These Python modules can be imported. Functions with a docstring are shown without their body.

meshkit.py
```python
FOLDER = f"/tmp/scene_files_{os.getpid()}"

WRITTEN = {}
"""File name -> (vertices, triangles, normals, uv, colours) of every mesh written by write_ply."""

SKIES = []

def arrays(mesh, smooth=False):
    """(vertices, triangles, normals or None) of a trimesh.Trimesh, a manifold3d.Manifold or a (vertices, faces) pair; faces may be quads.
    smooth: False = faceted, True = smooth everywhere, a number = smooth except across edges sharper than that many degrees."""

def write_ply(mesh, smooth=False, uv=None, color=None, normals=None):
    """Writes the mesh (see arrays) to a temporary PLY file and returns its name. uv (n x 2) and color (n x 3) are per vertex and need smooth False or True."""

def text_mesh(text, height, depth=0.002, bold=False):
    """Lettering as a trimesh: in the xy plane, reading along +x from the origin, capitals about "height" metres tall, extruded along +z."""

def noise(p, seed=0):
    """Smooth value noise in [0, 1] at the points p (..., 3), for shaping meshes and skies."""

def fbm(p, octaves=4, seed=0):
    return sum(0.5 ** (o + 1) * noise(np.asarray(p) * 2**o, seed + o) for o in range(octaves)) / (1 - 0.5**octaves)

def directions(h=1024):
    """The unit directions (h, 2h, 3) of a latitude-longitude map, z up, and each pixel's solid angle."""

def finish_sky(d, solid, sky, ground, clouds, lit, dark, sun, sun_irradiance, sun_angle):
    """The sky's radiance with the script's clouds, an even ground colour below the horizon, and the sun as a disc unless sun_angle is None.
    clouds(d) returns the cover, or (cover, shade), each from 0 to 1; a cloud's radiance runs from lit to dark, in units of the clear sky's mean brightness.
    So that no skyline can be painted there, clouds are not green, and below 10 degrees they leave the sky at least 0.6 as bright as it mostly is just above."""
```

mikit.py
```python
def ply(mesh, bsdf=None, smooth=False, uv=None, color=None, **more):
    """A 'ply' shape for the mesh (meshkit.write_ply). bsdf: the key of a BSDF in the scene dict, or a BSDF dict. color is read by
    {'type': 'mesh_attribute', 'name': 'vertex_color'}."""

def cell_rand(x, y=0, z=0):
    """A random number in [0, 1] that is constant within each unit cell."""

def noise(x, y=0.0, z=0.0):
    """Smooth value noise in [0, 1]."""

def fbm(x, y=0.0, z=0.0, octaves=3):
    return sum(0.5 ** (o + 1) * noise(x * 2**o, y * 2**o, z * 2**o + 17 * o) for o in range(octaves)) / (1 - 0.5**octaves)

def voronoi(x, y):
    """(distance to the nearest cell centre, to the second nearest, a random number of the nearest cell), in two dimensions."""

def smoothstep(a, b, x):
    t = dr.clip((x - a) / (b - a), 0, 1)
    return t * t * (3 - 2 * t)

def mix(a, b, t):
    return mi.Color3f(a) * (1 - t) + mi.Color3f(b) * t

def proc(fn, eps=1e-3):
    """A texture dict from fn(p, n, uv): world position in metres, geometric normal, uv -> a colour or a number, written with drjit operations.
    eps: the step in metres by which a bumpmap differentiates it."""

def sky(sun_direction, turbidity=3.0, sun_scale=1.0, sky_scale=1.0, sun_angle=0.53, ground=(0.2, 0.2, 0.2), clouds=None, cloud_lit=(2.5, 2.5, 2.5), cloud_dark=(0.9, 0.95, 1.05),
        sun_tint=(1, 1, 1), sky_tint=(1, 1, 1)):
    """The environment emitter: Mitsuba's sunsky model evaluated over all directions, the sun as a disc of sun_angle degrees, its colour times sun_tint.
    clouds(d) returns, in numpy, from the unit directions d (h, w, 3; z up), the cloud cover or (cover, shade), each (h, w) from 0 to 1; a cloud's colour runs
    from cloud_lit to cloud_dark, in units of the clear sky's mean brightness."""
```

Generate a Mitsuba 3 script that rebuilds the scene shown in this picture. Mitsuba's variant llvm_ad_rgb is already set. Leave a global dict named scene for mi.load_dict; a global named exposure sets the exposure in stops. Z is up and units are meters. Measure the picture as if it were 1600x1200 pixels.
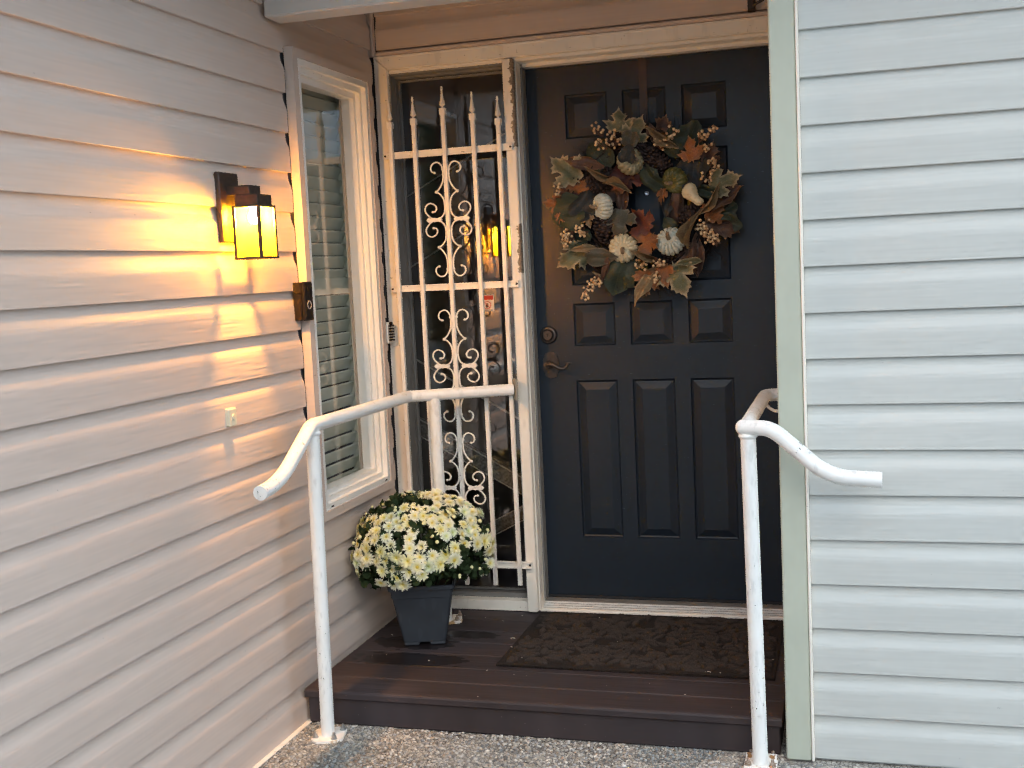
import math, random
import numpy as np, trimesh, shapely, drjit as dr, mitsuba as mi
import shapely.geometry as sg
import mikit, meshkit
from mikit import noise, fbm, voronoi, cell_rand, smoothstep, mix

T = mi.ScalarTransform4f
random.seed(7)
RNG = np.random.default_rng(7)
scene, labels = {'type': 'scene'}, {}

# ------------------------------------------------------------------ camera, sky, exposure
CAM = np.array([1.171, -4.3158, 1.2802])
VIEW = np.array([-0.28231, 0.95438, -0.09725])
UP = np.array([0.018459, 0.106755, 0.994114])
scene['camera'] = {'type': 'perspective', 'fov_axis': 'x', 'fov': 2 * math.degrees(math.atan(800 / 1810.25)), 'near_clip': 0.05, 'far_clip': 500.0,
                   'to_world': T().look_at(origin=CAM.tolist(), target=(CAM + VIEW).tolist(), up=UP.tolist())}
scene['sky'] = mikit.sky([0.35, -0.75, 0.62], turbidity=3, sun_scale=0.10, sun_angle=40, clouds=lambda d: np.ones(d.shape[:-1]),
                         cloud_lit=(1.90, 2.42, 3.02), sun_tint=(0.95, 1.0, 1.05), ground=(0.28, 0.27, 0.25))
BULB_GLOW = 580.0
exposure = 3.12

# ------------------------------------------------------------------ helpers
def numbered(key):
    if key not in used:
        used.add(key); return key
    n = 1
    while f'{key}_{n:03d}' in used: n += 1
    used.add(f'{key}_{n:03d}'); return f'{key}_{n:03d}'
used = set()

def thing(name, label, cat, group=None, kind=None):
    key = numbered(name)
    labels[key] = {'label': label, 'category': cat}
    if group: labels[key]['group'] = group
    if kind: labels[key]['kind'] = kind
    return key

def part(parent, name, mesh, bsdf, smooth=False, label=None, kind=None, uv=None, **more):
    key = numbered(f'{parent}__{name}')
    scene[key] = mikit.ply(mesh, bsdf, smooth=smooth, uv=uv, **more)
    if label or kind: labels[key] = {k: v for k, v in (('label', label), ('kind', kind)) if v}
    return key

def reuse(parent, name, shape, to_world, bsdf=None, label=None):
    key = numbered(f'{parent}__{name}')
    scene[key] = {**shape, 'to_world': to_world}
    if bsdf: scene[key]['bsdf'] = {'type': 'ref', 'id': bsdf}
    if label: labels[key] = {'label': label}
    return key

def single(name, mesh, bsdf, label, cat, smooth=False, group=None, kind=None, **more):
    key = thing(name, label, cat, group, kind)
    scene[key] = mikit.ply(mesh, bsdf, smooth=smooth, **more)
    return key

def structure(name, mesh, bsdf, smooth=False):
    key = numbered(name)
    scene[key] = mikit.ply(mesh, bsdf, smooth=smooth)
    labels[key] = {'kind': 'structure'}
    return key

def cat(*ms):
    ms = [m for x in ms for m in (x if isinstance(x, (list, tuple)) else [x])]
    return trimesh.util.concatenate(ms)

def box(x0, x1, y0, y1, z0, z1, b=0.0):
    lo, hi = np.array([min(x0, x1), min(y0, y1), min(z0, z1)], float), np.array([max(x0, x1), max(y0, y1), max(z0, z1)], float)
    if b <= 0:
        m = trimesh.creation.box(extents=hi - lo); m.apply_translation((lo + hi) / 2); return m
    b = min(b, *((hi - lo) * 0.45))
    pts = []
    for sx in (0, 1):
        for sy in (0, 1):
            for sz in (0, 1):
                c = np.where([sx, sy, sz], hi, lo); s = np.where([sx, sy, sz], -1, 1) * b
                for k in range(3):
                    q = c + s; q[k] = c[k]; pts.append(q)
    return trimesh.Trimesh(vertices=np.array(pts)).convex_hull

def ring(axis, a0, a1, outer, inner):
    """A rectangular frame: outer and inner are (u0,u1,v0,v1); it reaches from a0 to a1 along the axis ('x': u=y v=z; 'y': u=x v=z)."""
    P = sg.box(outer[0], outer[2], outer[1], outer[3]).difference(sg.box(inner[0], inner[2], inner[1], inner[3]))
    return extrude(P, axis, a0, a1)

def extrude(poly, axis, a0, a1):
    """A polygon in (u,v) from a0 to a1 along the axis. 'x': u=y v=z; 'y': u=x v=z; 'z': u=x v=y."""
    m = trimesh.creation.extrude_polygon(poly, abs(a1 - a0), engine='earcut')
    v = m.vertices; h = v[:, 2] + min(a0, a1)
    if axis == 'x': v2 = np.stack([h, v[:, 0], v[:, 1]], 1); flip = False
    elif axis == 'y': v2 = np.stack([v[:, 0], h, v[:, 1]], 1); flip = True
    else: v2 = np.stack([v[:, 0], v[:, 1], h], 1); flip = False
    f = m.faces[:, ::-1] if flip else m.faces
    return trimesh.Trimesh(v2, f, process=False)

def profile(pts, axis, a0, a1):
    return extrude(sg.Polygon(pts).buffer(0), axis, a0, a1)

def tube(points, r, sides=12, cap=True):
    p = np.asarray(points, float); n = len(p)
    r = np.broadcast_to(np.asarray(r, float), (n,))
    t = np.zeros_like(p)
    d = p[1:] - p[:-1]; d /= np.linalg.norm(d, axis=1, keepdims=True) + 1e-12
    t[0], t[-1] = d[0], d[-1]
    if n > 2:
        t[1:-1] = d[1:] + d[:-1]
    t /= np.linalg.norm(t, axis=1, keepdims=True) + 1e-12
    a = np.cross(t[0], [0, 0, 1.0] if abs(t[0][2]) < 0.9 else [1.0, 0, 0]); a /= np.linalg.norm(a)
    rows = []
    ang = np.arange(sides) * 2 * math.pi / sides
    for i in range(n):
        a = a - t[i] * (a @ t[i]); a /= np.linalg.norm(a) + 1e-12
        b = np.cross(t[i], a)
        k = 1.0
        if 0 < i < n - 1:
            k = 1 / max(0.6, math.sqrt((1 + d[i - 1] @ d[i]) / 2))
        rows.append(p[i] + r[i] * (np.cos(ang)[:, None] * a + np.sin(ang)[:, None] * b) * (1 + (k - 1) * 0.7))
    v = np.vstack(rows); f = []
    for i in range(n - 1):
        for j in range(sides):
            j2 = (j + 1) % sides
            f += [[i * sides + j, (i + 1) * sides + j2, i * sides + j2], [i * sides + j, (i + 1) * sides + j, (i + 1) * sides + j2]]
    f = [x[::-1] for x in f]
    if cap:
        c0, c1 = len(v), len(v) + 1
        v = np.vstack([v, p[0], p[-1]])
        for j in range(sides):
            j2 = (j + 1) % sides
            f += [[c0, j2, j], [c1, (n - 1) * sides + j, (n - 1) * sides + j2]]
    m = trimesh.Trimesh(v, np.array(f), process=False)
    if m.volume < 0: m.invert()
    return m

def spline(pts, per=8):
    p = np.asarray(pts, float); q = np.vstack([2 * p[0] - p[1], p, 2 * p[-1] - p[-2]]); out = []
    for i in range(1, len(q) - 2):
        for s in np.arange(per) / per:
            a, b, c, d = q[i - 1], q[i], q[i + 1], q[i + 2]
            out.append(0.5 * ((2 * b) + (c - a) * s + (2 * a - 5 * b + 4 * c - d) * s * s + (3 * b - a - 3 * c + d) * s ** 3))
    return np.array(out + [p[-1]])

def fillet(pts, radii, per=7):
    p = [np.array(x, float) for x in pts]; out = [p[0]]
    for i in range(1, len(p) - 1):
        r = radii[i - 1]
        d0, d1 = p[i - 1] - p[i], p[i + 1] - p[i]
        a, b = p[i] + d0 / np.linalg.norm(d0) * r, p[i] + d1 / np.linalg.norm(d1) * r
        for s in np.linspace(0, 1, per):
            out.append((1 - s) ** 2 * a + 2 * s * (1 - s) * p[i] + s * s * b)
    return np.array(out + [p[-1]])

def lathe(prof, at=(0, 0, 0), sides=24, axis=None):
    m = trimesh.creation.revolve(np.array(prof, float), sections=sides)
    if axis is not None: m.apply_transform(trimesh.geometry.align_vectors([0, 0, 1], np.array(axis, float) / np.linalg.norm(axis)))
    m.apply_translation(at)
    return m

def ball(c, r, sub=2, scale=(1, 1, 1)):
    m = trimesh.creation.icosphere(subdivisions=sub, radius=r); m.apply_scale(scale); m.apply_translation(c); return m

# ------------------------------------------------------------------ materials
def rgb(*c): return {'type': 'rgb', 'value': list(c)}
def colour(c):
    return mikit.proc(c) if callable(c) else rgb(*c)
def material(name, c, rough=0.6, spec=0.5, bump=None, bump_scale=1.0, eps=5e-4, **more):
    b = {'type': 'principled', 'base_color': colour(c), 'roughness': colour(rough) if callable(rough) else rough, 'specular': spec, **more}
    if bump is not None:
        b = {'type': 'bumpmap', 'height': mikit.proc(bump, eps=eps), 'scale': bump_scale, 'bsdf': b}
    scene[name] = {'type': 'twosided', 'bsdf': b}

C3 = mi.Color3f
def specks(p, f, cut):
    return smoothstep(cut, cut + 0.03, noise(p.x * f, p.y * f, p.z * f))

# vinyl siding: embossed wood grain runs along each board
def siding_colour(base):
    def f(p, n, uv):
        s = p.x + p.y
        g = fbm(s * 1.3, p.z * 4.0, 3.0) - 0.5
        d = specks(p + 5.0, 60.0, 0.965)
        return C3(base) * (1.0 + 0.10 * g + 0.05 * (noise(s * 9, p.z * 210) - 0.5)) * (1 - 0.25 * d)
    return f
def siding_bump(p, n, uv):
    s = p.x + p.y
    return noise(s * 9 + 3 * noise(s * 3, p.z * 30), p.z * 170) * 0.7 + noise(s * 26, p.z * 400) * 0.3
material('mat_siding', siding_colour((0.565, 0.460, 0.390)), 0.5, 0.4, siding_bump, 0.0010)
material('mat_siding_pale', siding_colour((0.51, 0.515, 0.485)), 0.5, 0.4, siding_bump, 0.0010)
material('mat_sage_paint', lambda p, n, uv: C3(0.43, 0.455, 0.375) * (0.95 + 0.1 * fbm(p.x * 30, p.y * 30, p.z * 9)), 0.5, 0.4, lambda p, n, uv: noise(p.x * 160, p.y * 160, p.z * 40), 0.0004)

def trim_white(p, n, uv):
    g = fbm(p.x * 6, p.y * 6, p.z * 6)
    grime = smoothstep(0.62, 0.8, fbm(p.x * 40 + 3, p.y * 40, p.z * 10))
    d = specks(p, 95.0, 0.93)
    return C3(0.78, 0.73, 0.65) * (0.93 + 0.12 * g) * (1 - 0.10 * grime) * (1 - 0.5 * d)
def wood_bump(p, n, uv): return noise(p.x * 90, p.y * 90, p.z * 60) * 0.5 + noise((p.x + p.y) * 260, p.z * 14) * 0.5
material('mat_trim', trim_white, 0.45, 0.45)
def mullion_colour(p, n, uv):
    # old paint that has flaked off along the edge next to the door
    base = trim_white(p, n, uv)
    e = smoothstep(-0.026, -0.012, p.x + 0.012 * (noise(p.z * 60, 4.0) - 0.5) + 0.010 * (noise(p.z * 210, 9.0) - 0.5))
    zone = smoothstep(1.70, 1.76, p.z) * 0.9 + smoothstep(1.24, 1.30, p.z) * (1 - smoothstep(1.43, 1.47, p.z))
    gone = smoothstep(0.42, 0.50, e * zone * (0.35 + fbm(p.x * 150, 2.0, p.z * 70)))
    return base * (1 - gone) + C3(0.21, 0.17, 0.13) * (0.6 + 0.8 * noise(p.z * 300, p.x * 300)) * gone
material('mat_mullion', mullion_colour, 0.55, 0.4, wood_bump, 0.0006)
def window_white(p, n, uv): return C3(0.80, 0.775, 0.72) * (0.95 + 0.08 * fbm(p.x * 8, p.y * 8, p.z * 8)) * (1 - 0.4 * specks(p, 110.0, 0.94))
material('mat_window_vinyl', window_white, 0.35, 0.5)
material('mat_grille', lambda p, n, uv: C3(0.76, 0.72, 0.655) * (0.9 + 0.16 * fbm(p.x * 60, p.y * 60, p.z * 30)) * (1 - 0.6 * specks(p, 130.0, 0.92)), 0.42, 0.5)

CHIPS = [((1.035, -1.135, 0.765), 0.030, 0.64), ((1.055, -1.14, 0.740), 0.018, 0.66), ((0.892, -1.10, 0.02), 0.14, 0.775), ((-0.425, -1.22, 0.78), 0.05, 0.70),
         ((-0.43, -1.12, 0.10), 0.14, 0.78), ((0.885, -0.9, 0.82), 0.10, 0.72), ((-0.42, -1.42, 0.69), 0.06, 0.72), ((0.892, -1.10, 0.45), 0.3, 0.86)]
def rail_colour(p, n, uv):
    base = C3(0.80, 0.80, 0.775) * (0.93 + 0.10 * fbm(p.x * 18, p.y * 18, p.z * 12))
    base = base * (1 - 0.16 * smoothstep(0.58, 0.8, fbm(p.x * 70, p.y * 70, p.z * 24)))
    h = 0.6 * noise(p.x * 150, p.y * 150, p.z * 90) + 0.4 * noise(p.x * 420 + 9, p.y * 420, p.z * 330)
    bare = mi.Float(0)
    for c, r, cut in CHIPS:
        d = dr.sqrt(dr.square(p.x - c[0]) + dr.square(p.y - c[1]) + dr.square(p.z - c[2]))
        bare = dr.maximum(bare, smoothstep(cut, cut + 0.04, h) * (1 - smoothstep(0.7 * r, r, d)))
    bare = dr.maximum(bare, smoothstep(0.945, 0.96, h))
    return base * (1 - bare) + C3(0.13, 0.12, 0.105) * bare
material('mat_rail', rail_colour, 0.34, 0.5, lambda p, n, uv: noise(p.x * 120, p.y * 120, p.z * 80), 0.0003)
def plate_colour(p, n, uv):
    rust = smoothstep(0.50, 0.62, fbm(p.x * 45, p.y * 45, p.z * 45))
    return C3(0.78, 0.75, 0.70) * (1 - rust) + C3(0.30, 0.15, 0.06) * (0.6 + 0.7 * noise(p.x * 180, p.y * 180)) * rust
material('mat_base_plate', plate_colour, 0.5, 0.4)
def plate_clean(p, n, uv):
    rust = smoothstep(0.60, 0.70, fbm(p.x * 30, p.y * 30, 2.0))
    return C3(0.80, 0.76, 0.70) * (1 - rust) + C3(0.52, 0.34, 0.16) * rust
material('mat_base_plate_white', plate_clean, 0.45, 0.4)
material('mat_bolt', (0.45, 0.46, 0.46), 0.4, 0.5, metallic=0.9)
material('mat_rusty_bolt', lambda p, n, uv: mix((0.25, 0.13, 0.06), (0.45, 0.42, 0.38), noise(p.x * 300, p.y * 300, p.z * 300)), 0.6, 0.4, metallic=0.4)

material('mat_door', lambda p, n, uv: C3(0.0084, 0.0148, 0.0245) * (0.9 + 0.2 * fbm(p.x * 5, p.y * 5, p.z * 5)) * (1 + 2.2 * specks(p, 140.0, 0.95)), 0.42, 0.38,
         lambda p, n, uv: noise(p.x * 230, p.y * 230, p.z * 120) * 0.5 + noise(p.x * 60, p.y * 60, p.z * 35) * 0.5, 0.00035)
material('mat_bronze', lambda p, n, uv: C3(0.055, 0.046, 0.042) * (0.8 + 0.4 * noise(p.x * 90, p.y * 90, p.z * 90)), 0.38, 0.5, metallic=0.55)
material('mat_strap', lambda p, n, uv: C3(0.040, 0.032, 0.030) * (0.85 + 0.3 * noise(p.x * 90, 1.0, p.z * 30)), 0.45, 0.4, metallic=0.4)
material('mat_aluminium', lambda p, n, uv: C3(0.30, 0.285, 0.27) * (0.8 + 0.3 * fbm(p.x * 25, p.y * 60, p.z * 40)), 0.42, 0.5, metallic=0.55)
material('mat_bright_aluminium', lambda p, n, uv: C3(0.66, 0.64, 0.60) * (0.8 + 0.3 * fbm(p.x * 25, p.y * 60, p.z * 40)), 0.4, 0.5)
material('mat_rubber', (0.015, 0.016, 0.018), 0.6, 0.3)
material('mat_peephole', (0.5, 0.5, 0.52), 0.15, 0.6, metallic=0.8)

def wet(p):
    """Water that has run out of the flower pot: its outline on the boards."""
    def blob(cx, cy, rx, ry, seed):
        w = 0.55 * (fbm(p.x * 11 + seed, p.y * 16, 2.0) - 0.5) + 0.3 * (noise(p.x * 45 + seed, p.y * 70) - 0.5)
        return 1 - smoothstep(0.92, 1.0, dr.sqrt(dr.square((p.x - cx) / rx) + dr.square((p.y - cy) / ry)) + w)
    a = blob(-0.315, -0.70, 0.215, 0.075, 1.0) * smoothstep(-0.757, -0.753, p.y) * (1 - smoothstep(-0.624, -0.620, p.y))
    b = blob(-0.36, -0.520, 0.165, 0.075, 5.0)
    c = blob(-0.19, -0.405, 0.12, 0.045, 9.0)
    return dr.maximum(a, dr.maximum(b, c))
def deck_colour(p, n, uv):
    board = cell_rand(p.y / 0.1325 + 20.6, 1.0)
    streak = noise(p.x * 5 + board * 40, p.y * 160) * 0.5 + noise(p.x * 16, p.y * 420) * 0.5
    dust = smoothstep(0.45, 0.85, fbm(p.x * 4, p.y * 6, 3.0)) * 0.35
    warm = smoothstep(0.40, 0.75, fbm(p.x * 3 + 8, p.y * 5, 1.0))
    c = mix((0.033, 0.0255, 0.0285), (0.037, 0.0255, 0.0255), warm) * (0.75 + 0.5 * streak) * (0.88 + 0.24 * board)
    c = c * (1 + dust) * (1 + 1.5 * specks(p, 120.0, 0.93))
    w = wet(p) * smoothstep(-0.06, -0.045, p.z)
    return c * (1 - 0.62 * w)
material('mat_deck', deck_colour, lambda p, n, uv: 0.62 - 0.30 * wet(p), 0.4,
         lambda p, n, uv: noise(p.x * 9 + 3 * noise(p.x * 3, p.y * 30), p.y * 330 + p.z * 330) * 0.7 + 0.3 * noise(p.x * 60, p.y * 500, p.z * 500), 0.0006)
material('mat_mat', lambda p, n, uv: mix((0.021, 0.0170, 0.0155), (0.043, 0.0340, 0.0300), uv.x) * (0.75 + 0.5 * noise(p.x * 400, p.y * 400)) * (1 + 2.5 * specks(p, 160.0, 0.945)), 0.9, 0.15,
         lambda p, n, uv: noise(p.x * 900, p.y * 900), 0.0008, eps=2e-4)
def concrete(p, n, uv):
    d1, d2, r = voronoi(p.x * 95, p.y * 95)
    stone = mix((0.22, 0.20, 0.18), (0.52, 0.48, 0.42), r)
    damp = smoothstep(0.50, 0.62, fbm(p.x * 3.2, p.y * 3.2, 5.0))
    c = stone * smoothstep(0.0, 0.25, d2 - d1) + C3(0.045, 0.043, 0.04) * (1 - smoothstep(0.0, 0.25, d2 - d1))
    return c * (1 - 0.35 * damp)
material('mat_ground', concrete, 0.8, 0.3, lambda p, n, uv: (lambda v: smoothstep(0.0, 0.5, v[1] - v[0]))(voronoi(p.x * 95, p.y * 95)), 0.002)
scene['mat_pebble'] = {'type': 'twosided', 'bsdf': {'type': 'principled', 'base_color': {'type': 'mesh_attribute', 'name': 'vertex_color'}, 'roughness': 0.55, 'specular': 0.5}}
material('mat_pot', lambda p, n, uv: C3(0.030, 0.035, 0.043) * (0.86 + 0.28 * fbm(p.x * 14, p.y * 14, p.z * 14)) * (1 + 0.18 * smoothstep(0.70, 0.80, noise(p.x * 70, p.y * 70, p.z * 16))), 0.48, 0.45,
         lambda p, n, uv: noise(p.x * 300, p.y * 300, p.z * 300), 0.0003)
material('mat_soil', (0.03, 0.022, 0.016), 0.95, 0.1)
material('mat_crumb', (0.62, 0.58, 0.50), 0.8, 0.2)

scene['mat_glass'] = {'type': 'thindielectric', 'int_ior': 2.0}
scene['mat_window_glass'] = {'type': 'thindielectric', 'int_ior': 1.5}
material('mat_interior', (0.10, 0.095, 0.10), 0.9, 0.1)
material('mat_louver', (0.50, 0.52, 0.43), 0.5, 0.3)
material('mat_liner', lambda p, n, uv: C3(0.19, 0.185, 0.175) * (0.85 + 0.3 * fbm(p.x * 30, p.y * 30, p.z * 6)), 0.5, 0.4)
material('mat_stair_carpet', lambda p, n, uv: C3(0.30, 0.29, 0.25) * (0.4 + 0.9 * noise(p.x * 120, p.z * 120)), 0.95, 0.1)
material('mat_stair_edge', (0.75, 0.72, 0.66), 0.5, 0.3)
material('mat_lamp_metal', lambda p, n, uv: C3(0.040, 0.030, 0.025) * (0.8 + 0.4 * noise(p.x * 120, p.y * 120, p.z * 120)), 0.45, 0.5, metallic=0.3)
scene['mat_lamp_glass'] = {'type': 'mask', 'opacity': 0.6, 'bsdf': {'type': 'principledthin', 'base_color': rgb(1.0, 0.80, 0.035), 'roughness': 0.5, 'diff_trans': 1.5, 'spec_trans': 0.0}}
material('mat_black_plastic', (0.007, 0.0065, 0.008), 0.5, 0.15)
material('mat_brown_plastic', (0.011, 0.008, 0.007), 0.5, 0.15)
material('mat_grey_paint', (0.23, 0.23, 0.20), 0.6, 0.3)
material('mat_hedge', lambda p, n, uv: mix((0.020, 0.032, 0.016), (0.055, 0.070, 0.035), fbm(p.x * 2, p.y * 2, p.z * 2)), 0.8, 0.2)
material('mat_grey_print', (0.45, 0.45, 0.45), 0.5, 0.4)
material('mat_cream_plastic', (0.62, 0.58, 0.44), 0.4, 0.5)
material('mat_white_plastic', (0.72, 0.70, 0.64), 0.45, 0.5)
material('mat_sticker_white', (0.75, 0.70, 0.65), 0.5, 0.4)
material('mat_sticker_red', (0.50, 0.035, 0.03), 0.5, 0.4)
material('mat_sticker_black', (0.03, 0.025, 0.025), 0.5, 0.4)
material('mat_soffit', lambda p, n, uv: C3(0.60, 0.565, 0.52) * (0.95 + 0.1 * fbm(p.x * 9, p.y * 9, p.z * 9)), 0.6, 0.3, wood_bump, 0.0005)
material('mat_roof', (0.09, 0.085, 0.08), 0.9, 0.2)

# leaves: uv.x = distance from the outline (0) to the middle (1), uv.y = distance from the nearest vein
def leaf(name, mid, edge, vein, spots=None, amount=0.0, edge_width=0.35):
    def f(p, n, uv):
        e = uv.x + 0.30 * (fbm(p.x * 110, p.y * 110, p.z * 110) - 0.5)
        c = mix(edge, mid, smoothstep(0.02, edge_width, e))
        if spots: c = mix(c, spots, amount * smoothstep(0.42, 0.66, fbm(p.x * 45 + 7, p.y * 45, p.z * 45)))
        c = mix(c, vein, 0.55 * (1 - smoothstep(0.0, 0.09, uv.y)))
        return c * (0.82 + 0.36 * noise(p.x * 240, p.y * 240, p.z * 240))
    scene['leaf_' + name] = {'type': 'twosided', 'bsdf': {'type': 'bumpmap', 'height': mikit.proc(lambda p, n, uv: smoothstep(0.0, 0.12, uv.y) + 0.5 * noise(p.x * 300, p.y * 300, p.z * 300), eps=4e-4), 'scale': 0.0005,
                             'bsdf': {'type': 'principled', 'base_color': mikit.proc(f), 'roughness': 0.6, 'specular': 0.35}}}
leaf('sage', (0.115, 0.120, 0.068), (0.34, 0.275, 0.175), (0.24, 0.22, 0.13), (0.19, 0.145, 0.075), 0.45, 0.55)
leaf('grey_green', (0.068, 0.070, 0.054), (0.13, 0.115, 0.085), (0.11, 0.10, 0.075), (0.095, 0.07, 0.055), 0.4)
leaf('dark_green', (0.032, 0.044, 0.029), (0.038, 0.052, 0.034), (0.055, 0.064, 0.04), (0.022, 0.031, 0.025), 0.5)
leaf('dark_teal', (0.019, 0.025, 0.028), (0.025, 0.031, 0.031), (0.04, 0.042, 0.04), (0.03, 0.025, 0.028), 0.4)
leaf('orange', (0.235, 0.088, 0.032), (0.25, 0.125, 0.055), (0.27, 0.15, 0.07), (0.135, 0.068, 0.034), 0.7)
leaf('red', (0.085, 0.026, 0.022), (0.135, 0.046, 0.024), (0.11, 0.046, 0.030), (0.052, 0.024, 0.024), 0.6, 0.6)
leaf('brown', (0.090, 0.052, 0.037), (0.14, 0.087, 0.055), (0.125, 0.08, 0.053), (0.052, 0.030, 0.028), 0.7)
leaf('tan', (0.25, 0.18, 0.10), (0.30, 0.225, 0.13), (0.19, 0.13, 0.067), (0.165, 0.105, 0.055), 0.6)
def pumpkin_mat(name, a, b, c):
    material('pumpkin_' + name, lambda p, n, uv: mix(mix(a, b, smoothstep(0.35, 0.7, fbm(p.x * 40, p.y * 40, p.z * 40))), c, 0.8 * smoothstep(0.58, 0.75, fbm(p.x * 95 + 3, p.y * 95, p.z * 95))), 0.45, 0.45,
             lambda p, n, uv: noise(p.x * 180, p.y * 180, p.z * 180), 0.0005)
pumpkin_mat('white', (0.46, 0.49, 0.42), (0.53, 0.54, 0.46), (0.33, 0.35, 0.27))
pumpkin_mat('mottled', (0.30, 0.275, 0.185), (0.22, 0.205, 0.125), (0.12, 0.11, 0.07))
pumpkin_mat('green', (0.060, 0.066, 0.020), (0.095, 0.098, 0.034), (0.15, 0.145, 0.065))
pumpkin_mat('cream', (0.60, 0.53, 0.36), (0.56, 0.48, 0.31), (0.46, 0.37, 0.22))
material('mat_pumpkin_stem', lambda p, n, uv: C3(0.20, 0.15, 0.10) * (0.6 + 0.8 * noise(p.x * 200, p.y * 200, p.z * 200)), 0.8, 0.2)
material('mat_berry', lambda p, n, uv: mix((0.62, 0.48, 0.29), (0.36, 0.20, 0.09), cell_rand(p.x * 75, p.y * 75, p.z * 75)), 0.22, 0.6, clearcoat=0.6)
material('mat_berry_stem', (0.11, 0.055, 0.035), 0.8, 0.2)
material('mat_cone', lambda p, n, uv: C3(0.045, 0.031, 0.029) * (0.5 + 1.0 * noise(p.x * 160, p.y * 160, p.z * 160)), 0.6, 0.35)
material('mat_twig', lambda p, n, uv: C3(0.022, 0.017, 0.017) * (0.5 + 1.0 * noise(p.x * 160, p.y * 160, p.z * 160)), 0.8, 0.2)

# flowers: uv.x = distance from the middle of the flower
def petals(name, tip, base, heart):
    def f(p, n, uv):
        c = mix(base, tip, smoothstep(0.25, 0.75, uv.x))
        c = mix(heart, c, smoothstep(0.10, 0.26, uv.x))
        return c * (0.92 + 0.14 * noise(p.x * 260, p.y * 260, p.z * 260))
    scene['petal_' + name] = {'type': 'principledthin', 'base_color': mikit.proc(f), 'roughness': 0.6, 'diff_trans': 0.6}
petals('white', (0.90, 0.89, 0.72), (0.87, 0.81, 0.43), (0.74, 0.58, 0.09))
petals('cream', (0.90, 0.88, 0.60), (0.86, 0.80, 0.36), (0.72, 0.58, 0.07))
petals('fresh', (0.86, 0.90, 0.76), (0.80, 0.85, 0.54), (0.60, 0.63, 0.15))
material('mat_bud', (0.70, 0.66, 0.36), 0.6, 0.3)
scene['mat_mum_leaf'] = {'type': 'principledthin', 'base_color': mikit.proc(lambda p, n, uv: mix((0.017, 0.030, 0.014), (0.040, 0.060, 0.028), fbm(p.x * 30, p.y * 30, p.z * 30))), 'roughness': 0.5, 'diff_trans': 0.35}
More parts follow.
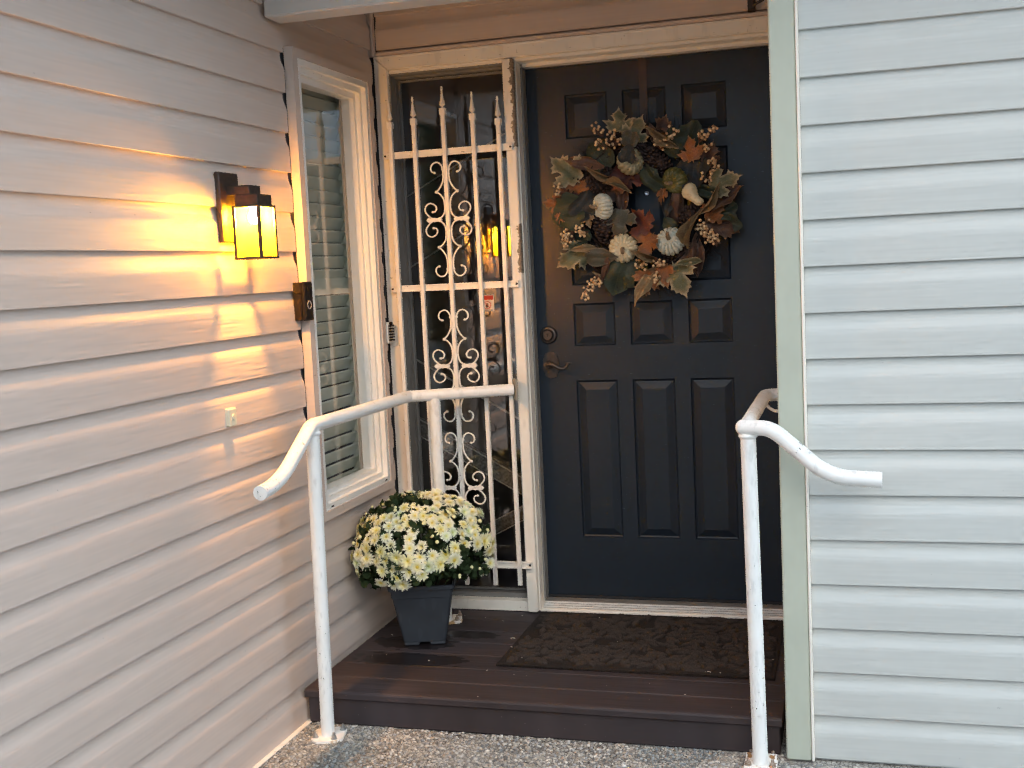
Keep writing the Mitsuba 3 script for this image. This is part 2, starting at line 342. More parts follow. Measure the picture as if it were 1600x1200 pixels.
material('mat_mum_stem', (0.05, 0.07, 0.03), 0.8, 0.2)

# ================================================================== the setting
GZ = -0.155
structure('ground', box(-60, 60, -90, -0.5, GZ - 0.3, GZ), 'mat_ground')

def far_trees():
    # the dark planting across the yard, behind the camera: it shows in the window panes
    r = np.random.default_rng(2); ms = []
    base = trimesh.creation.icosphere(subdivisions=3)
    for i in range(46):
        x = -34 + i * 1.55 + r.uniform(-0.6, 0.6); h = r.uniform(2.8, 5.2); w = r.uniform(1.4, 2.3)
        v = base.vertices * (1 + 0.5 * (meshkit.fbm(base.vertices * 3.2 + i * 7.3, 3)[:, None] - 0.5)) * [w, w, h / 2] + [x, -19 + r.uniform(-2, 2), GZ + h * 0.46]
        ms.append(trimesh.Trimesh(v, base.faces, process=False))
    return cat(ms)
single('tree_belt', far_trees(), 'mat_hedge', 'dark belt of trees across the yard, seen only as reflections', 'trees', smooth=True, kind='stuff')

def room(x0, x1, y0, y1, z0, z1, open_face):
    t = 0.04; s = []
    if open_face != 'x0': s.append(box(x0 - t, x0, y0, y1, z0, z1))
    if open_face != 'x1': s.append(box(x1, x1 + t, y0, y1, z0, z1))
    if open_face != 'y0': s.append(box(x0 - t, x1 + t, y0 - t, y0, z0, z1))
    if open_face != 'y1': s.append(box(x0 - t, x1 + t, y1, y1 + t, z0, z1))
    s += [box(x0 - t, x1 + t, y0 - t, y1 + t, z0 - t, z0), box(x0 - t, x1 + t, y0 - t, y1 + t, z1, z1 + t)]
    return cat(s)
structure('interior_walls', cat(room(-2.0, -0.655, -2.4, -0.10, -0.4, 2.6, 'x1'), room(-1.7, 1.2, 0.10, 2.6, -0.9, 2.6, 'y0')), 'mat_interior')

# ---- siding courses (dutch lap): butt at z0, face, then a cove that leans back under the next butt
H, C0 = 0.127, 0.2318
def lap_profile(h0=0.0, h1=H):
    pts = [(-0.016, 0.0), (-0.001, 0.0), (0.0, 0.0015), (0.0, 0.060), (-0.0006, 0.072), (-0.002, 0.080), (-0.0045, 0.087), (-0.0075, 0.094), (-0.0105, 0.103), (-0.0120, 0.114), (-0.0122, H + 0.006), (-0.016, H + 0.006)]
    return pts
def clip_profile(lo, hi):
    return sg.Polygon(lap_profile()).intersection(sg.box(-0.05, lo, 0.05, hi))
def siding(parent, axis, at, a0, a1, z0, lo=0.0, hi=H + 0.006, mat='mat_siding'):
    """One course: axis 'y' runs along y and faces +x with its face at x=at; axis 'x' runs along x and faces -y with its face at y=at."""
    P = clip_profile(lo, hi)
    q = np.array(P.exterior.coords)[:-1]
    poly = sg.Polygon(np.stack([at + q[:, 0], z0 + q[:, 1]], 1)) if axis == 'y' else sg.Polygon(np.stack([at - q[:, 0], z0 + q[:, 1]], 1))
    if axis == 'y': m = extrude(poly, 'y', a0, a1)
    else: m = extrude(poly, 'x', a0, a1)
    return part(parent, 'siding_board', m, mat, smooth=28)

WX = -0.56      # face of the lamp wall
wall = thing('siding_wall', 'taupe lap siding wall with the lit lantern and the tall window', 'wall')
y_far, y_jl, y_jr, y_near = -0.134, -0.866, -0.203, -3.2
yi0, yi1 = -0.835, -0.226
for k in range(-3, 17):
    z0 = C0 + H * k
    if z0 + H > 2.30: break
    if z0 >= 2.015 or z0 + H <= 0.478:
        siding(wall, 'y', WX, y_near, y_far, z0)
    else:
        a = 0.473 - z0 if z0 < 0.473 else 0.0
        b = 2.030 - z0 if z0 + H > 2.030 else H + 0.006
        siding(wall, 'y', WX, y_near, y_jl, z0, a, b); siding(wall, 'y', WX, y_jr, y_far, z0, a, b)
        if a > 0: siding(wall, 'y', WX, y_near, y_far, z0, 0.0, a)
        if b < H: siding(wall, 'y', WX, y_near, y_far, z0, b, H + 0.006)
part(wall, 'starter_strip', cat(box(WX - 0.012, WX + 0.003, y_near, -1.055, -0.172, -0.152, 0.002), box(WX - 0.001, WX + 0.017, y_near, -0.985, -0.153, -0.149, 0.001)), 'mat_trim', label='pale strip along the foot of the wall')
part(wall, 'window_channel', ring('x', WX - 0.004, WX + 0.027, (-0.856, -0.212, 0.473, 2.030), (-0.822, -0.246, 0.503, 2.000)), 'mat_siding')
part(wall, 'sheathing', cat(box(-0.655, WX - 0.016, y_near, -0.83, -0.172, 2.4), box(-0.655, WX - 0.016, -0.135, y_far + 0.03, -0.172, 2.4), box(-0.600, WX - 0.016, -0.24, -0.1355, -0.172, 2.4),
                            box(-0.655, WX - 0.016, -0.83, -0.24, -0.172, 0.49), box(-0.655, WX - 0.016, -0.83, -0.24, 2.01, 2.4), box(-2.1, -0.656, y_near, y_near + 0.05, -0.172, 2.4)), 'mat_interior')

# ---- the entry wall over the door
entry = thing('siding_wall', 'strip of taupe lap siding above the door and its white frame', 'wall')
for k in range(15, 17):
    siding(entry, 'x', -0.113, -0.548, 0.985, C0 + H * k)
siding(entry, 'x', -0.113, -0.548, 0.985, C0 + H * 14, 2.128 - (C0 + H * 14))
part(entry, 'trim_channel', box(-0.556, 0.985, -0.128, -0.110, 2.1125, 2.1285, 0.003), 'mat_siding')
part(entry, 'corner_post', cat(box(-0.578, -0.549, -0.130, -0.113, 2.113, 2.40, 0.003), box(-0.560, -0.549, -0.140, -0.128, 2.113, 2.40, 0.003)), 'mat_siding')
part(entry, 'sheathing', cat(box(-1.75, 1.2, -0.095, 0.06, 2.115, 2.62), box(-1.75, -0.562, -0.094, 0.06, -0.9, 2.115), box(0.965, 1.25, -0.094, 0.06, -0.9, 2.115), box(-0.562, 0.965, -0.06, 0.10, -0.9, -0.075)), 'mat_interior')

# ---- the wing on the right
wing = thing('siding_wall', 'pale siding wall behind the right handrail with a sage green corner board', 'wall')
part(wing, 'corner_board', cat(box(0.9695, 1.0385, -1.048, -1.022, -0.148, 2.40, 0.004), box(0.9695, 0.990, -1.0225, -0.970, -0.148, 2.40, 0.003)), 'mat_sage_paint', label='wide sage green corner board')
part(wing, 'board_channel', box(1.0395, 1.0475, -1.050, -1.02, -0.148, 2.40, 0.002), 'mat_trim', label='narrow white edge strip')
for k in range(-3, 16):
    z0 = 0.236 + H * k
    siding(wing, 'x', -1.030, 1.048, 3.2, z0, mat='mat_siding_pale')
part(wing, 'sheathing', cat(box(0.992, 3.2, -1.012, -0.97, -0.155, 2.45), box(0.992, 1.05, -0.97, -0.05, -0.155, 2.45)), 'mat_siding_pale')

# ---- porch roof: beam, ceiling, eaves, roofing (mostly above the picture)
beam = single('porch_beam', box(-0.556, 0.968, -0.990, -0.886, 2.094, 2.36, 0.006), 'mat_soffit', 'pale painted beam across the top of the porch, lamp light on its underside', 'beam')
roof = thing('porch_roof', 'house roof over the porch with pale soffit boards', 'roof')
for i in range(6):
    part(roof, 'soffit_board', box(-0.55, 0.985, -0.885 + i * 0.125, -0.885 + i * 0.125 + 0.121, 2.392, 2.405), 'mat_soffit')
part(roof, 'eave', cat(box(-2.6, -0.06, -3.35, -0.991, 2.325, 2.355), box(-0.059, 3.6, -1.45, -0.991, 2.362, 2.390)), 'mat_soffit')
part(roof, 'fascia', cat(box(-0.06, -0.035, -3.35, -1.451, 2.32, 2.50), box(-0.034, 3.6, -1.475, -1.451, 2.33, 2.50)), 'mat_soffit')
part(roof, 'roofing', cat(box(-2.7, -0.02, -3.4, 3.2, 2.64, 2.70), box(-0.0195, 3.7, -1.48, 3.2, 2.641, 2.70)), 'mat_roof')

# ---- door frame
frame = thing('door_frame', 'white painted timber frame round the door and the sidelight', 'door frame')
def mitred(poly, y0, y1):      # a board with its front edges eased
    return cat(extrude(poly, 'y', y0 + 0.0025, y1), extrude(poly.buffer(-0.0022, join_style=2), 'y', y0, y0 + 0.0025))
part(frame, 'casing', cat(mitred(sg.Polygon([(-0.5565, -0.036), (-0.503, -0.036), (-0.503, 2.0595), (-0.5565, 2.1103)]), -0.126, -0.02), box(-0.5120, -0.503, -0.1285, -0.1262, -0.036, 2.050, 0.001)), 'mat_trim')
part(frame, 'casing', cat(mitred(sg.Polygon([(-0.5015, 2.0605), (0.968, 2.0605), (0.968, 2.1115), (-0.5550, 2.1115)]), -0.126, -0.02), box(-0.5550, 0.968, -0.131, -0.1262, 2.1035, 2.1113, 0.002)), 'mat_trim')
part(frame, 'casing', box(0.925, 0.968, -0.126, -0.02, -0.036, 2.060, 0.003), 'mat_trim')
part(frame, 'head_strip', box(-0.502, 0.924, -0.112, -0.02, 2.0465, 2.0600, 0.002), 'mat_trim')
part(frame, 'mullion', cat(box(-0.0475, -0.0065, -0.133, -0.02, -0.031, 2.056, 0.004)), 'mat_mullion', label='white post between sidelight and door with flaking paint')
part(frame, 'door_stop', cat(box(-0.0062, -0.001, -0.108, 0.05, -0.03, 2.046, 0.001), box(0.0065, 0.912, -0.050, -0.004, 2.0335, 2.0462, 0.001), box(-0.0008, 0.924, -0.001, 0.05, 2.036, 2.0460)), 'mat_trim')
part(frame, 'weather_strip', box(-0.0009, 0.006, -0.050, -0.002, -0.0, 2.0330, 0.001), 'mat_liner', label='grey weather strip along the door edge')
part(frame, 'head_jamb', box(-0.5, 0.924, -0.0195, 0.09, 2.0465, 2.0603), 'mat_trim')
part(frame, 'sidelight_sill', cat(box(-0.503, -0.048, -0.104, -0.022, -0.037, 0.003, 0.002), box(-0.503, -0.048, -0.1005, -0.022, -0.0375, -0.028)), 'mat_trim')
part(frame, 'sidelight_liner', cat(box(-0.5028, -0.4985, -0.112, -0.0605, 0.0036, 2.0460), box(-0.4984, -0.048, -0.106, -0.0605, 2.0405, 2.0462)), 'mat_liner', label='grey liner round the sidelight opening')
sl = thing('sidelight_window', 'tall narrow dark window beside the door, behind the white grille', 'window')
part(sl, 'window_frame', cat(ring('y', -0.060, -0.0125, (-0.5025, -0.048, 0.0035, 2.0462), (-0.4975, -0.0535, 0.022, 2.034)), ring('y', -0.032, -0.0126, (-0.4968, -0.0542, 0.0262, 2.0298), (-0.4915, -0.059, 0.0305, 2.0245))), 'mat_liner')
g = trimesh.Trimesh([[-0.4914, -0.020, 0.0306], [-0.0591, -0.020, 0.0306], [-0.0591, -0.020, 2.0244], [-0.4914, -0.020, 2.0244]], [[0, 1, 2], [0, 2, 3]])
part(sl, 'glass', g, 'mat_glass')
th = thing('threshold', 'ribbed aluminium threshold under the dark door', 'threshold')
part(th, 'plate', profile([(-0.012, -0.020), (-0.012, -0.003), (-0.040, -0.006), (-0.0445, -0.0085), (-0.072, -0.030), (-0.095, -0.033), (-0.095, -0.0375), (-0.012, -0.0375)], 'x', 0.0, 0.925), 'mat_aluminium')
for i in range(3):
    y = -0.050 - i * 0.0085; z = -0.0125 - i * 0.0066
    part(th, 'rib', box(0.001, 0.924, y - 0.0019, y + 0.0019, z - 0.004, z + 0.0042, 0.0008), 'mat_bright_aluminium')
part(th, 'nosing', box(-0.006, 0.925, -0.1005, -0.0755, -0.0374, -0.0262, 0.003), 'mat_trim')
part(th, 'sweep', box(0.004, 0.91, -0.011, -0.002, -0.0028, 0.0065, 0.001), 'mat_rubber')

# ---- the tall window of the lamp wall, plantation shutters behind its glass
win = thing('window', 'tall white casement window in the lap siding with shutters behind its glass', 'window')
R1, R2, R3, R4 = (-0.8215, -0.2465, 0.5035, 1.9995), (-0.800, -0.268, 0.525, 1.978), (-0.782, -0.286, 0.543, 1.958), (-0.7655, -0.3035, 0.560, 1.936)
part(win, 'outer_frame', ring('x', -0.62, -0.536, R1, R2), 'mat_window_vinyl')
part(win, 'inner_frame', ring('x', -0.62, -0.554, R2, R3), 'mat_window_vinyl')
part(win, 'sash', ring('x', -0.62, -0.571, R3, R4), 'mat_window_vinyl')
part(win, 'weep_hole', box(-0.5362, -0.5350, -0.775, -0.755, 0.5095, 0.5150), 'mat_rubber'); part(win, 'weep_hole', box(-0.5362, -0.5350, -0.300, -0.280, 0.5095, 0.5150), 'mat_rubber')
g = trimesh.Trimesh([[-0.590, R4[0], R4[2]], [-0.590, R4[1], R4[2]], [-0.590, R4[1], R4[3]], [-0.590, R4[0], R4[3]]], [[0, 1, 2], [0, 2, 3]])
part(win, 'glass', g, 'mat_window_glass')
sh = numbered(f'{win}__shutter')
scene[sh] = mikit.ply(cat(ring('x', -0.684, -0.656, (-0.84, -0.172, 0.46, 2.08), (-0.80, -0.247, 0.55, 1.99)), box(-0.684, -0.656, -0.80, -0.247, 1.225, 1.285), box(-0.70, -0.656, -0.168, -0.112, 0.4, 2.12)), 'mat_louver')
for i in range(30):
    z = 0.582 + i * 0.0475
    if 1.21 < z < 1.29 or z > 1.975: continue
    m = box(-0.0045, 0.0045, -0.276, 0.276, -0.0242, 0.0242, 0.003); m.apply_transform(trimesh.transformations.rotation_matrix(math.radians(22 + RNG.uniform(-3, 3)), [0, 1, 0])); m.apply_translation([-0.672, -0.5235, z])
    part(sh, 'louver', m, 'mat_louver')

# ---- a stair inside, seen dimly through the sidelight
stair = thing('staircase', 'dim carpeted stair seen through the sidelight glass', 'stairs')
def sloped(x0, z0, x1, z1, h, y0, y1):
    return extrude(sg.Polygon([(x0, z0), (x1, z1), (x1, z1 + h), (x0, z0 + h)]), 'y', y0, y1)
part(stair, 'stringer', sloped(-1.35, 0.755, -0.05, 0.02, 0.075, 1.0, 1.06), 'mat_stair_carpet')
part(stair, 'stringer', sloped(-1.35, -0.42, -0.10, 0.225, 0.055, 0.98, 1.04), 'mat_stair_carpet')
part(stair, 'edge_strip', cat(sloped(-1.35, 0.832, -0.05, 0.097, 0.007, 0.995, 1.0), sloped(-1.35, 0.748, -0.05, 0.013, 0.006, 0.995, 1.0), sloped(-1.35, -0.36, -0.10, 0.285, 0.006, 0.975, 0.98), sloped(-1.35, -0.43, -0.10, 0.215, 0.006, 0.975, 0.98)), 'mat_stair_edge')
part(stair, 'handrail', cat(sloped(-1.35, 1.14, -0.05, 0.38, 0.008, 0.98, 0.99), sloped(-1.30, 1.44, -0.35, 1.93, 0.006, 0.98, 0.99), sloped(-1.2, 1.15, -0.55, 1.49, 0.006, 0.98, 0.99)), 'mat_stair_edge')

# ================================================================== the front door
door = thing('front_door', 'dark navy front door with rows of raised panels', 'door')
COLS = [(0.1525, 0.3130), (0.3705, 0.5315), (0.5895, 0.7505)]
ROWS = [(0.2364, 0.8491), (0.9813, 1.1432), (1.2120, 1.6950), (1.7618, 1.9247)]
P = sg.box(0.002, 0.0, 0.9115, 2.0305)
for a, b in COLS:
    for c, d in ROWS: P = P.difference(sg.box(a, c, b, d))
part(door, 'slab', cat(extrude(P, 'y', 0.0, 0.030), box(0.002, 0.9115, 0.0305, 0.046, 0.0, 2.0305)), 'mat_door')
def raised_panel(x0, x1, z0, z1):
    lv = [(0.0, 0.0), (0.0035, 0.0075), (0.0085, 0.0105), (0.0120, 0.0095), (0.034, 0.0015), (0.0365, 0.0008)]
    v, f = [], []
    for ins, y in lv:
        v += [[x0 + ins, y, z0 + ins], [x1 - ins, y, z0 + ins], [x1 - ins, y, z1 - ins], [x0 + ins, y, z1 - ins]]
    for k in range(len(lv) - 1):
        for j in range(4):
            a, b = 4 * k + j, 4 * k + (j + 1) % 4
            f += [[a, b, b + 4], [a, b + 4, a + 4]]
    e = 4 * (len(lv) - 1); f += [[e, e + 1, e + 2], [e, e + 2, e + 3]]
    return trimesh.Trimesh(np.array(v), np.array(f), process=False)
for c, d in ROWS:
    for a, b in COLS: part(door, 'panel', raised_panel(a, b, c, d), 'mat_door')
# deadbolt
part(door, 'deadbolt', lathe([(0, 0), (0.0335, 0), (0.0335, 0.006), (0.030, 0.013), (0.0245, 0.0145), (0.0235, 0.010), (0.021, 0.010), (0.0205, 0.020), (0.018, 0.0235), (0, 0.0235)], (0.0515, 0, 1.0275), 36, (0, -1, 0)), 'mat_bronze', smooth=35)
part(door, 'keyhole', cat(box(0.0505, 0.0525, -0.0245, -0.0232, 1.022, 1.033), ball([0.0515, -0.0232, 1.032], 0.0026, 1)), 'mat_rubber')
# lever handle: scalloped plate, round boss, S-curved lever
ang = np.linspace(0, 2 * math.pi, 121)[:-1]
out = []
for t in ang:
    c, s = math.cos(t), math.sin(t)
    rx, rz = 0.031, 0.051
    k = 1 / (abs(c) ** 3.2 + abs(s) ** 3.2) ** (1 / 3.2)
    notch = 1 - 0.13 * math.exp(-((abs(s) * k - 0.66) / 0.10) ** 2) * (1 if abs(c) > 0.2 else 0)
    out.append((0.056 + rx * k * c * notch, 0.9115 + rz * s * k ** 0.55 * (1 if abs(s) > 0.75 else 0.97)))
PL = sg.Polygon(out).buffer(0)
part(door, 'handle_plate', cat(extrude(PL, 'y', -0.006, 0.0), extrude(PL.buffer(-0.004), 'y', -0.0085, -0.006), extrude(PL.buffer(-0.0095), 'y', -0.0095, -0.0085)), 'mat_bronze')
hb = lathe([(0, 0), (0.017, 0), (0.0165, 0.010), (0.012, 0.014), (0.0115, 0.040), (0.013, 0.045), (0.012, 0.052), (0, 0.054)], (0.052, -0.009, 0.914), 24, (0, -1, 0))
lev = tube(spline([(0.052, -0.056, 0.914), (0.066, -0.060, 0.919), (0.082, -0.061, 0.914), (0.100, -0.060, 0.904), (0.116, -0.059, 0.901), (0.129, -0.058, 0.908), (0.136, -0.057, 0.920)], 6), np.concatenate([np.linspace(0.0095, 0.0070, 20), np.linspace(0.0070, 0.0050, 17)]), 12)
tip = tube(spline([(0.124, -0.058, 0.921), (0.137, -0.057, 0.9225), (0.152, -0.055, 0.921)], 5), [0.0015, 0.003, 0.0034, 0.0036, 0.0034, 0.0034, 0.003, 0.003, 0.0025, 0.002, 0.0012], 8)
part(door, 'lever', cat(hb, lev, tip), 'mat_bronze', smooth=40)
part(door, 'peephole', cat(lathe([(0, 0), (0.0085, 0), (0.0085, 0.003), (0.006, 0.004), (0.0055, 0.003), (0, 0.0025)], (0.4505, 0, 1.542), 20, (0, -1, 0))), 'mat_peephole', smooth=40)

# ================================================================== security grille over the sidelight
gr = thing('security_grille', 'white wrought iron security grille with spear tips over the sidelight', 'grille')
BX = [(-0.4905, 1.941, 0.081), (-0.3945, 1.947, 0.081), (-0.277, 1.9755, 0.079), (-0.1615, 1.946, 0.081), (-0.0635, 1.921, 0.082)]
GY = -0.1595
spear = lathe([(0, 0), (0.0045, 0), (0.0045, 0.006), (0.0118, 0.0115), (0.0112, 0.016), (0.0075, 0.030), (0.0045, 0.050), (0.0032, 0.060), (0.0032, 0.0635), (0.0055, 0.0665), (0.0055, 0.0695), (0.0035, 0.0715), (0.0042, 0.0755), (0.0030, 0.080), (0, 0.081)], (0, 0, 0), 10)
spear_ply = mikit.ply(spear, 'mat_grille', smooth=40)
collar_ply = mikit.ply(box(-0.0112, 0.0112, -0.0112, 0.0112, -0.012, 0.0125, 0.0015), 'mat_grille')
for x, zt, zb in BX:
    b = part(gr, 'bar', box(x - 0.0078, x + 0.0078, GY - 0.0078, GY + 0.0078, zb, zt - 0.092, 0.0012), 'mat_grille')
    reuse(b, 'spear_tip', spear_ply, T().translate([x, GY, zt - 0.081]))
    reuse(b, 'collar', collar_ply, T().translate([x, GY, zt - 0.0935]))
for z in (1.7355, 1.231, 0.157):
    r = part(gr, 'rail', cat(box(-0.529, -0.0185, -0.146, -0.1335, z - 0.0125, z + 0.0125, 0.001), box(-0.529, -0.0185, -0.1505, -0.146, z + 0.0075, z + 0.0125), box(-0.529, -0.0185, -0.1505, -0.146, z - 0.0125, z - 0.0075)), 'mat_grille')
    for x in (-0.522, -0.0255):
        part(r, 'screw', lathe([(0, 0), (0.0042, 0), (0.0038, 0.003), (0, 0.004)], (x, -0.146, z), 12, (0, -1, 0)), 'mat_rubber', label='dark screw head')
stem = [(0.046, 0.001), (0.026, 0.007), (0.0135, 0.022), (0.0095, 0.045), (0.0125, 0.075), (0.024, 0.094), (0.0365, 0.103)]
stem2 = [(0.0365, 0.103), (0.023, 0.119), (0.0125, 0.142), (0.010, 0.170), (0.0115, 0.192), (0.021, 0.209), (0.0345, 0.213), (0.0475, 0.205), (0.0525, 0.191), (0.0485, 0.179), (0.040, 0.175)]
curl = [(0.049, 0.002), (0.066, 0.013), (0.0795, 0.034), (0.0765, 0.053), (0.0625, 0.0625), (0.047, 0.057), (0.0395, 0.044), (0.0440, 0.032), (0.0530, 0.030)]
def scroll_mesh():
    ms = []
    for sv in (1, -1):
        for crv in (stem, stem2, curl):
            ms.append(tube([(u, 0, v * sv) for u, v in spline(crv, 6)], 0.0031, 7))
        ms.append(ball((0.037, 0, 0.103 * sv), 0.0062, 1)); ms.append(ball((0.0105, 0, 0.186 * sv), 0.0060, 1))
        ms.append(ball((0.040, 0, 0.175 * sv), 0.0052, 1)); ms.append(ball((0.0530, 0, 0.030 * sv), 0.0052, 1))
    P = sg.Polygon([(0.020, 0), (0.028, 0.0095), (0.036, 0.006), (0.048, 0.0075), (0.060, 0.006), (0.068, 0.0095), (0.077, 0), (0.068, -0.0095), (0.060, -0.006), (0.048, -0.0075), (0.036, -0.006), (0.028, -0.0095)])
    ms.append(extrude(P, 'y', -0.0055, 0.0055)); ms.append(box(0.045, 0.051, -0.0075, 0.0075, -0.0085, 0.0085, 0.001))
    return cat(ms)
SM = scroll_mesh(); SM.apply_scale([1.13, 1, 1]); SL = SM.copy(); SL.apply_scale([-1, 1, 1]); SL.invert()
pr, pl = mikit.ply(SM, 'mat_grille', smooth=40), mikit.ply(SL, 'mat_grille', smooth=40)
for z in (1.484, 0.930, 0.459):
    reuse(gr, 'scroll', pr, T().translate([-0.277, GY, z])); reuse(gr, 'scroll', pl, T().translate([-0.277, GY, z]))
# sticker on the glass
st = thing('warning_sticker', 'small white sticker with a red header stuck on the sidelight glass', 'sticker')
part(st, 'paper', box(-0.211, -0.156, -0.0222, -0.0206, 1.129, 1.192), 'mat_sticker_white')
part(st, 'header', box(-0.208, -0.159, -0.0228, -0.0222, 1.172, 1.189), 'mat_sticker_red')
circ = sg.Point(-0.1835, 1.152).buffer(0.0155); slash = shapely.affinity.rotate(sg.box(-0.1835 - 0.015, 1.1507, -0.1835 + 0.015, 1.1533), -45)
part(st, 'prohibition_ring', cat(extrude(circ.difference(circ.buffer(-0.0028)), 'y', -0.0228, -0.0222), extrude(slash, 'y', -0.0229, -0.0223)), 'mat_sticker_red')
hand = shapely.union_all([sg.box(-0.1895, 1.143, -0.1795, 1.153)] + [sg.box(-0.1895 + i * 0.0027, 1.152, -0.1895 + i * 0.0027 + 0.0019, 1.160 - abs(i - 1.3) * 0.0012) for i in range(4)] + [shapely.affinity.rotate(sg.box(-0.1805, 1.147, -0.1755, 1.149), 45)])
part(st, 'hand_mark', extrude(hand, 'y', -0.0227, -0.0222), 'mat_sticker_black')
part(st, 'text_bar', box(-0.206, -0.161, -0.0226, -0.0222, 1.1305, 1.1345), 'mat_sticker_black')

# ================================================================== things on the walls
def arr(p): return np.array(p, float)
lamp = thing('wall_lantern', 'lit bronze wall lantern with glowing amber glass', 'lamp')
lx0, lx1, ly0, ly1, lz0, lz1 = -0.526, -0.440, -1.320, -1.219, 1.349, 1.500
cx, cy = (lx0 + lx1) / 2, (ly0 + ly1) / 2
part(lamp, 'back_plate', cat(box(-0.563, -0.546, -1.345, -1.235, 1.40, 1.600, 0.003)), 'mat_lamp_metal')
part(lamp, 'arm', cat(box(-0.547, -0.474, cy - 0.038, cy + 0.030, 1.533, 1.5605, 0.002)), 'mat_lamp_metal')
part(lamp, 'cap', cat(box(lx0 + 0.006, lx1 - 0.007, ly0 + 0.007, ly1 - 0.007, 1.503, 1.5335, 0.002), box(lx0 - 0.001, lx1 + 0.001, ly0 - 0.001, ly1 + 0.001, 1.497, 1.5032, 0.001)), 'mat_lamp_metal')
pw = 0.0075
part(lamp, 'cage', cat([box(x, x + pw, y, y + pw, lz0 + 0.006, lz1 - 0.003) for x in (lx0, lx1 - pw) for y in (ly0, ly1 - pw)]
     + [box(lx0 - 0.001, lx1 + 0.001, ly0 - 0.001, ly0 + pw, lz0, lz0 + 0.0065), box(lx0 - 0.001, lx1 + 0.001, ly1 - pw, ly1 + 0.001, lz0, lz0 + 0.0065), box(lx0 - 0.001, lx0 + pw, ly0 + pw, ly1 - pw, lz0, lz0 + 0.0065), box(lx1 - pw, lx1 + 0.001, ly0 + pw, ly1 - pw, lz0, lz0 + 0.0065)]), 'mat_lamp_metal')
def quad(a, b, c, d): return trimesh.Trimesh([a, b, c, d], [[0, 1, 2], [0, 2, 3]], process=False)
za, zb, o = lz0 + 0.0066, lz1 - 0.0032, 0.0025
for q in (quad((lx0 + pw, ly0 + o, za), (lx1 - pw, ly0 + o, za), (lx1 - pw, ly0 + o, zb), (lx0 + pw, ly0 + o, zb)),
          quad((lx1 - pw, ly1 - o, za), (lx0 + pw, ly1 - o, za), (lx0 + pw, ly1 - o, zb), (lx1 - pw, ly1 - o, zb)),
          quad((lx1 - o, ly0 + pw, za), (lx1 - o, ly1 - pw, za), (lx1 - o, ly1 - pw, zb), (lx1 - o, ly0 + pw, zb)),
          quad((lx0 + o, ly1 - pw, za), (lx0 + o, ly0 + pw, za), (lx0 + o, ly0 + pw, zb), (lx0 + o, ly1 - pw, zb))):
    part(lamp, 'glass_pane', q, 'mat_lamp_glass', label='glowing amber pane')
part(lamp, 'bulb', lathe([(0, -0.001), (0.009, 0.0), (0.0155, 0.008), (0.017, 0.019), (0.014, 0.031), (0.009, 0.040), (0.009, 0.044), (0, 0.044)], (cx, cy, 1.4515), 20), 'mat_cream_plastic', smooth=True,
     emitter={'type': 'area', 'radiance': rgb(1.0 * BULB_GLOW, 0.43 * BULB_GLOW, 0.055 * BULB_GLOW)})

bell = thing('video_doorbell', 'slim dark video doorbell with a button ring beside the tall window', 'doorbell')
part(bell, 'housing', box(-0.533, -0.520, -0.905, -0.846, 1.151, 1.276, 0.003), 'mat_black_plastic')
part(bell, 'mount', cat(box(-0.562, -0.5335, -0.905, -0.846, 1.152, 1.240, 0.002), box(-0.562, -0.5335, -0.905, -0.846, 1.241, 1.275, 0.002)), 'mat_brown_plastic')
part(bell, 'button_ring', extrude(sg.Point(-0.8755, 1.201).buffer(0.0140).difference(sg.Point(-0.8755, 1.201).buffer(0.0112)), 'x', -0.5202, -0.5190), 'mat_grey_print', label='pale grey ring round the button')
part(bell, 'lens', cat(lathe([(0, 0), (0.010, 0), (0.009, 0.002), (0, 0.003)], (-0.520, -0.8755, 1.254), 20, (1, 0, 0))), 'mat_black_plastic', smooth=40)
pb = thing('push_button', 'small cream doorbell button on the siding under the lantern', 'doorbell button')
part(pb, 'housing', box(-0.566, -0.548, -1.378, -1.334, 0.872, 0.924, 0.003), 'mat_cream_plastic')
part(pb, 'button', lathe([(0, 0), (0.0085, 0), (0.008, 0.003), (0, 0.004)], (-0.548, -1.356, 0.898), 20, (1, 0, 0)), 'mat_cream_plastic', smooth=40)
lb = thing('number_lock_box', 'small white box with black ribs mounted in the corner beside the sidelight', 'lock box')
part(lb, 'housing', box(-0.560, -0.532, -0.200, -0.150, 1.024, 1.106, 0.004), 'mat_white_plastic')
for i in range(6):
    part(lb, 'rib', box(-0.534, -0.519, -0.188, -0.160, 1.035 + i * 0.0108, 1.0405 + i * 0.0108, 0.001), 'mat_black_plastic')
part(lb, 'knob', lathe([(0, 0), (0.007, 0), (0.006, 0.010), (0, 0.011)], (-0.532, -0.174, 1.1005), 14, (1, 0, 0)), 'mat_black_plastic', smooth=40)
br = thing('wall_bracket', 'dark metal bracket with a curled end on the siding above the door', 'bracket')
part(br, 'plate', box(0.846, 0.872, -0.131, -0.116, 2.130, 2.30, 0.002), 'mat_lamp_metal')
part(br, 'arm', cat(tube(spline([(0.860, -0.138, 2.140), (0.872, -0.145, 2.150), (0.888, -0.150, 2.156), (0.902, -0.152, 2.163), (0.906, -0.152, 2.178), (0.898, -0.150, 2.190), (0.884, -0.146, 2.195), (0.87, -0.14, 2.21)], 6), 0.0050, 8), box(0.848, 0.868, -0.146, -0.1312, 2.136, 2.30, 0.002)), 'mat_lamp_metal', smooth=40)

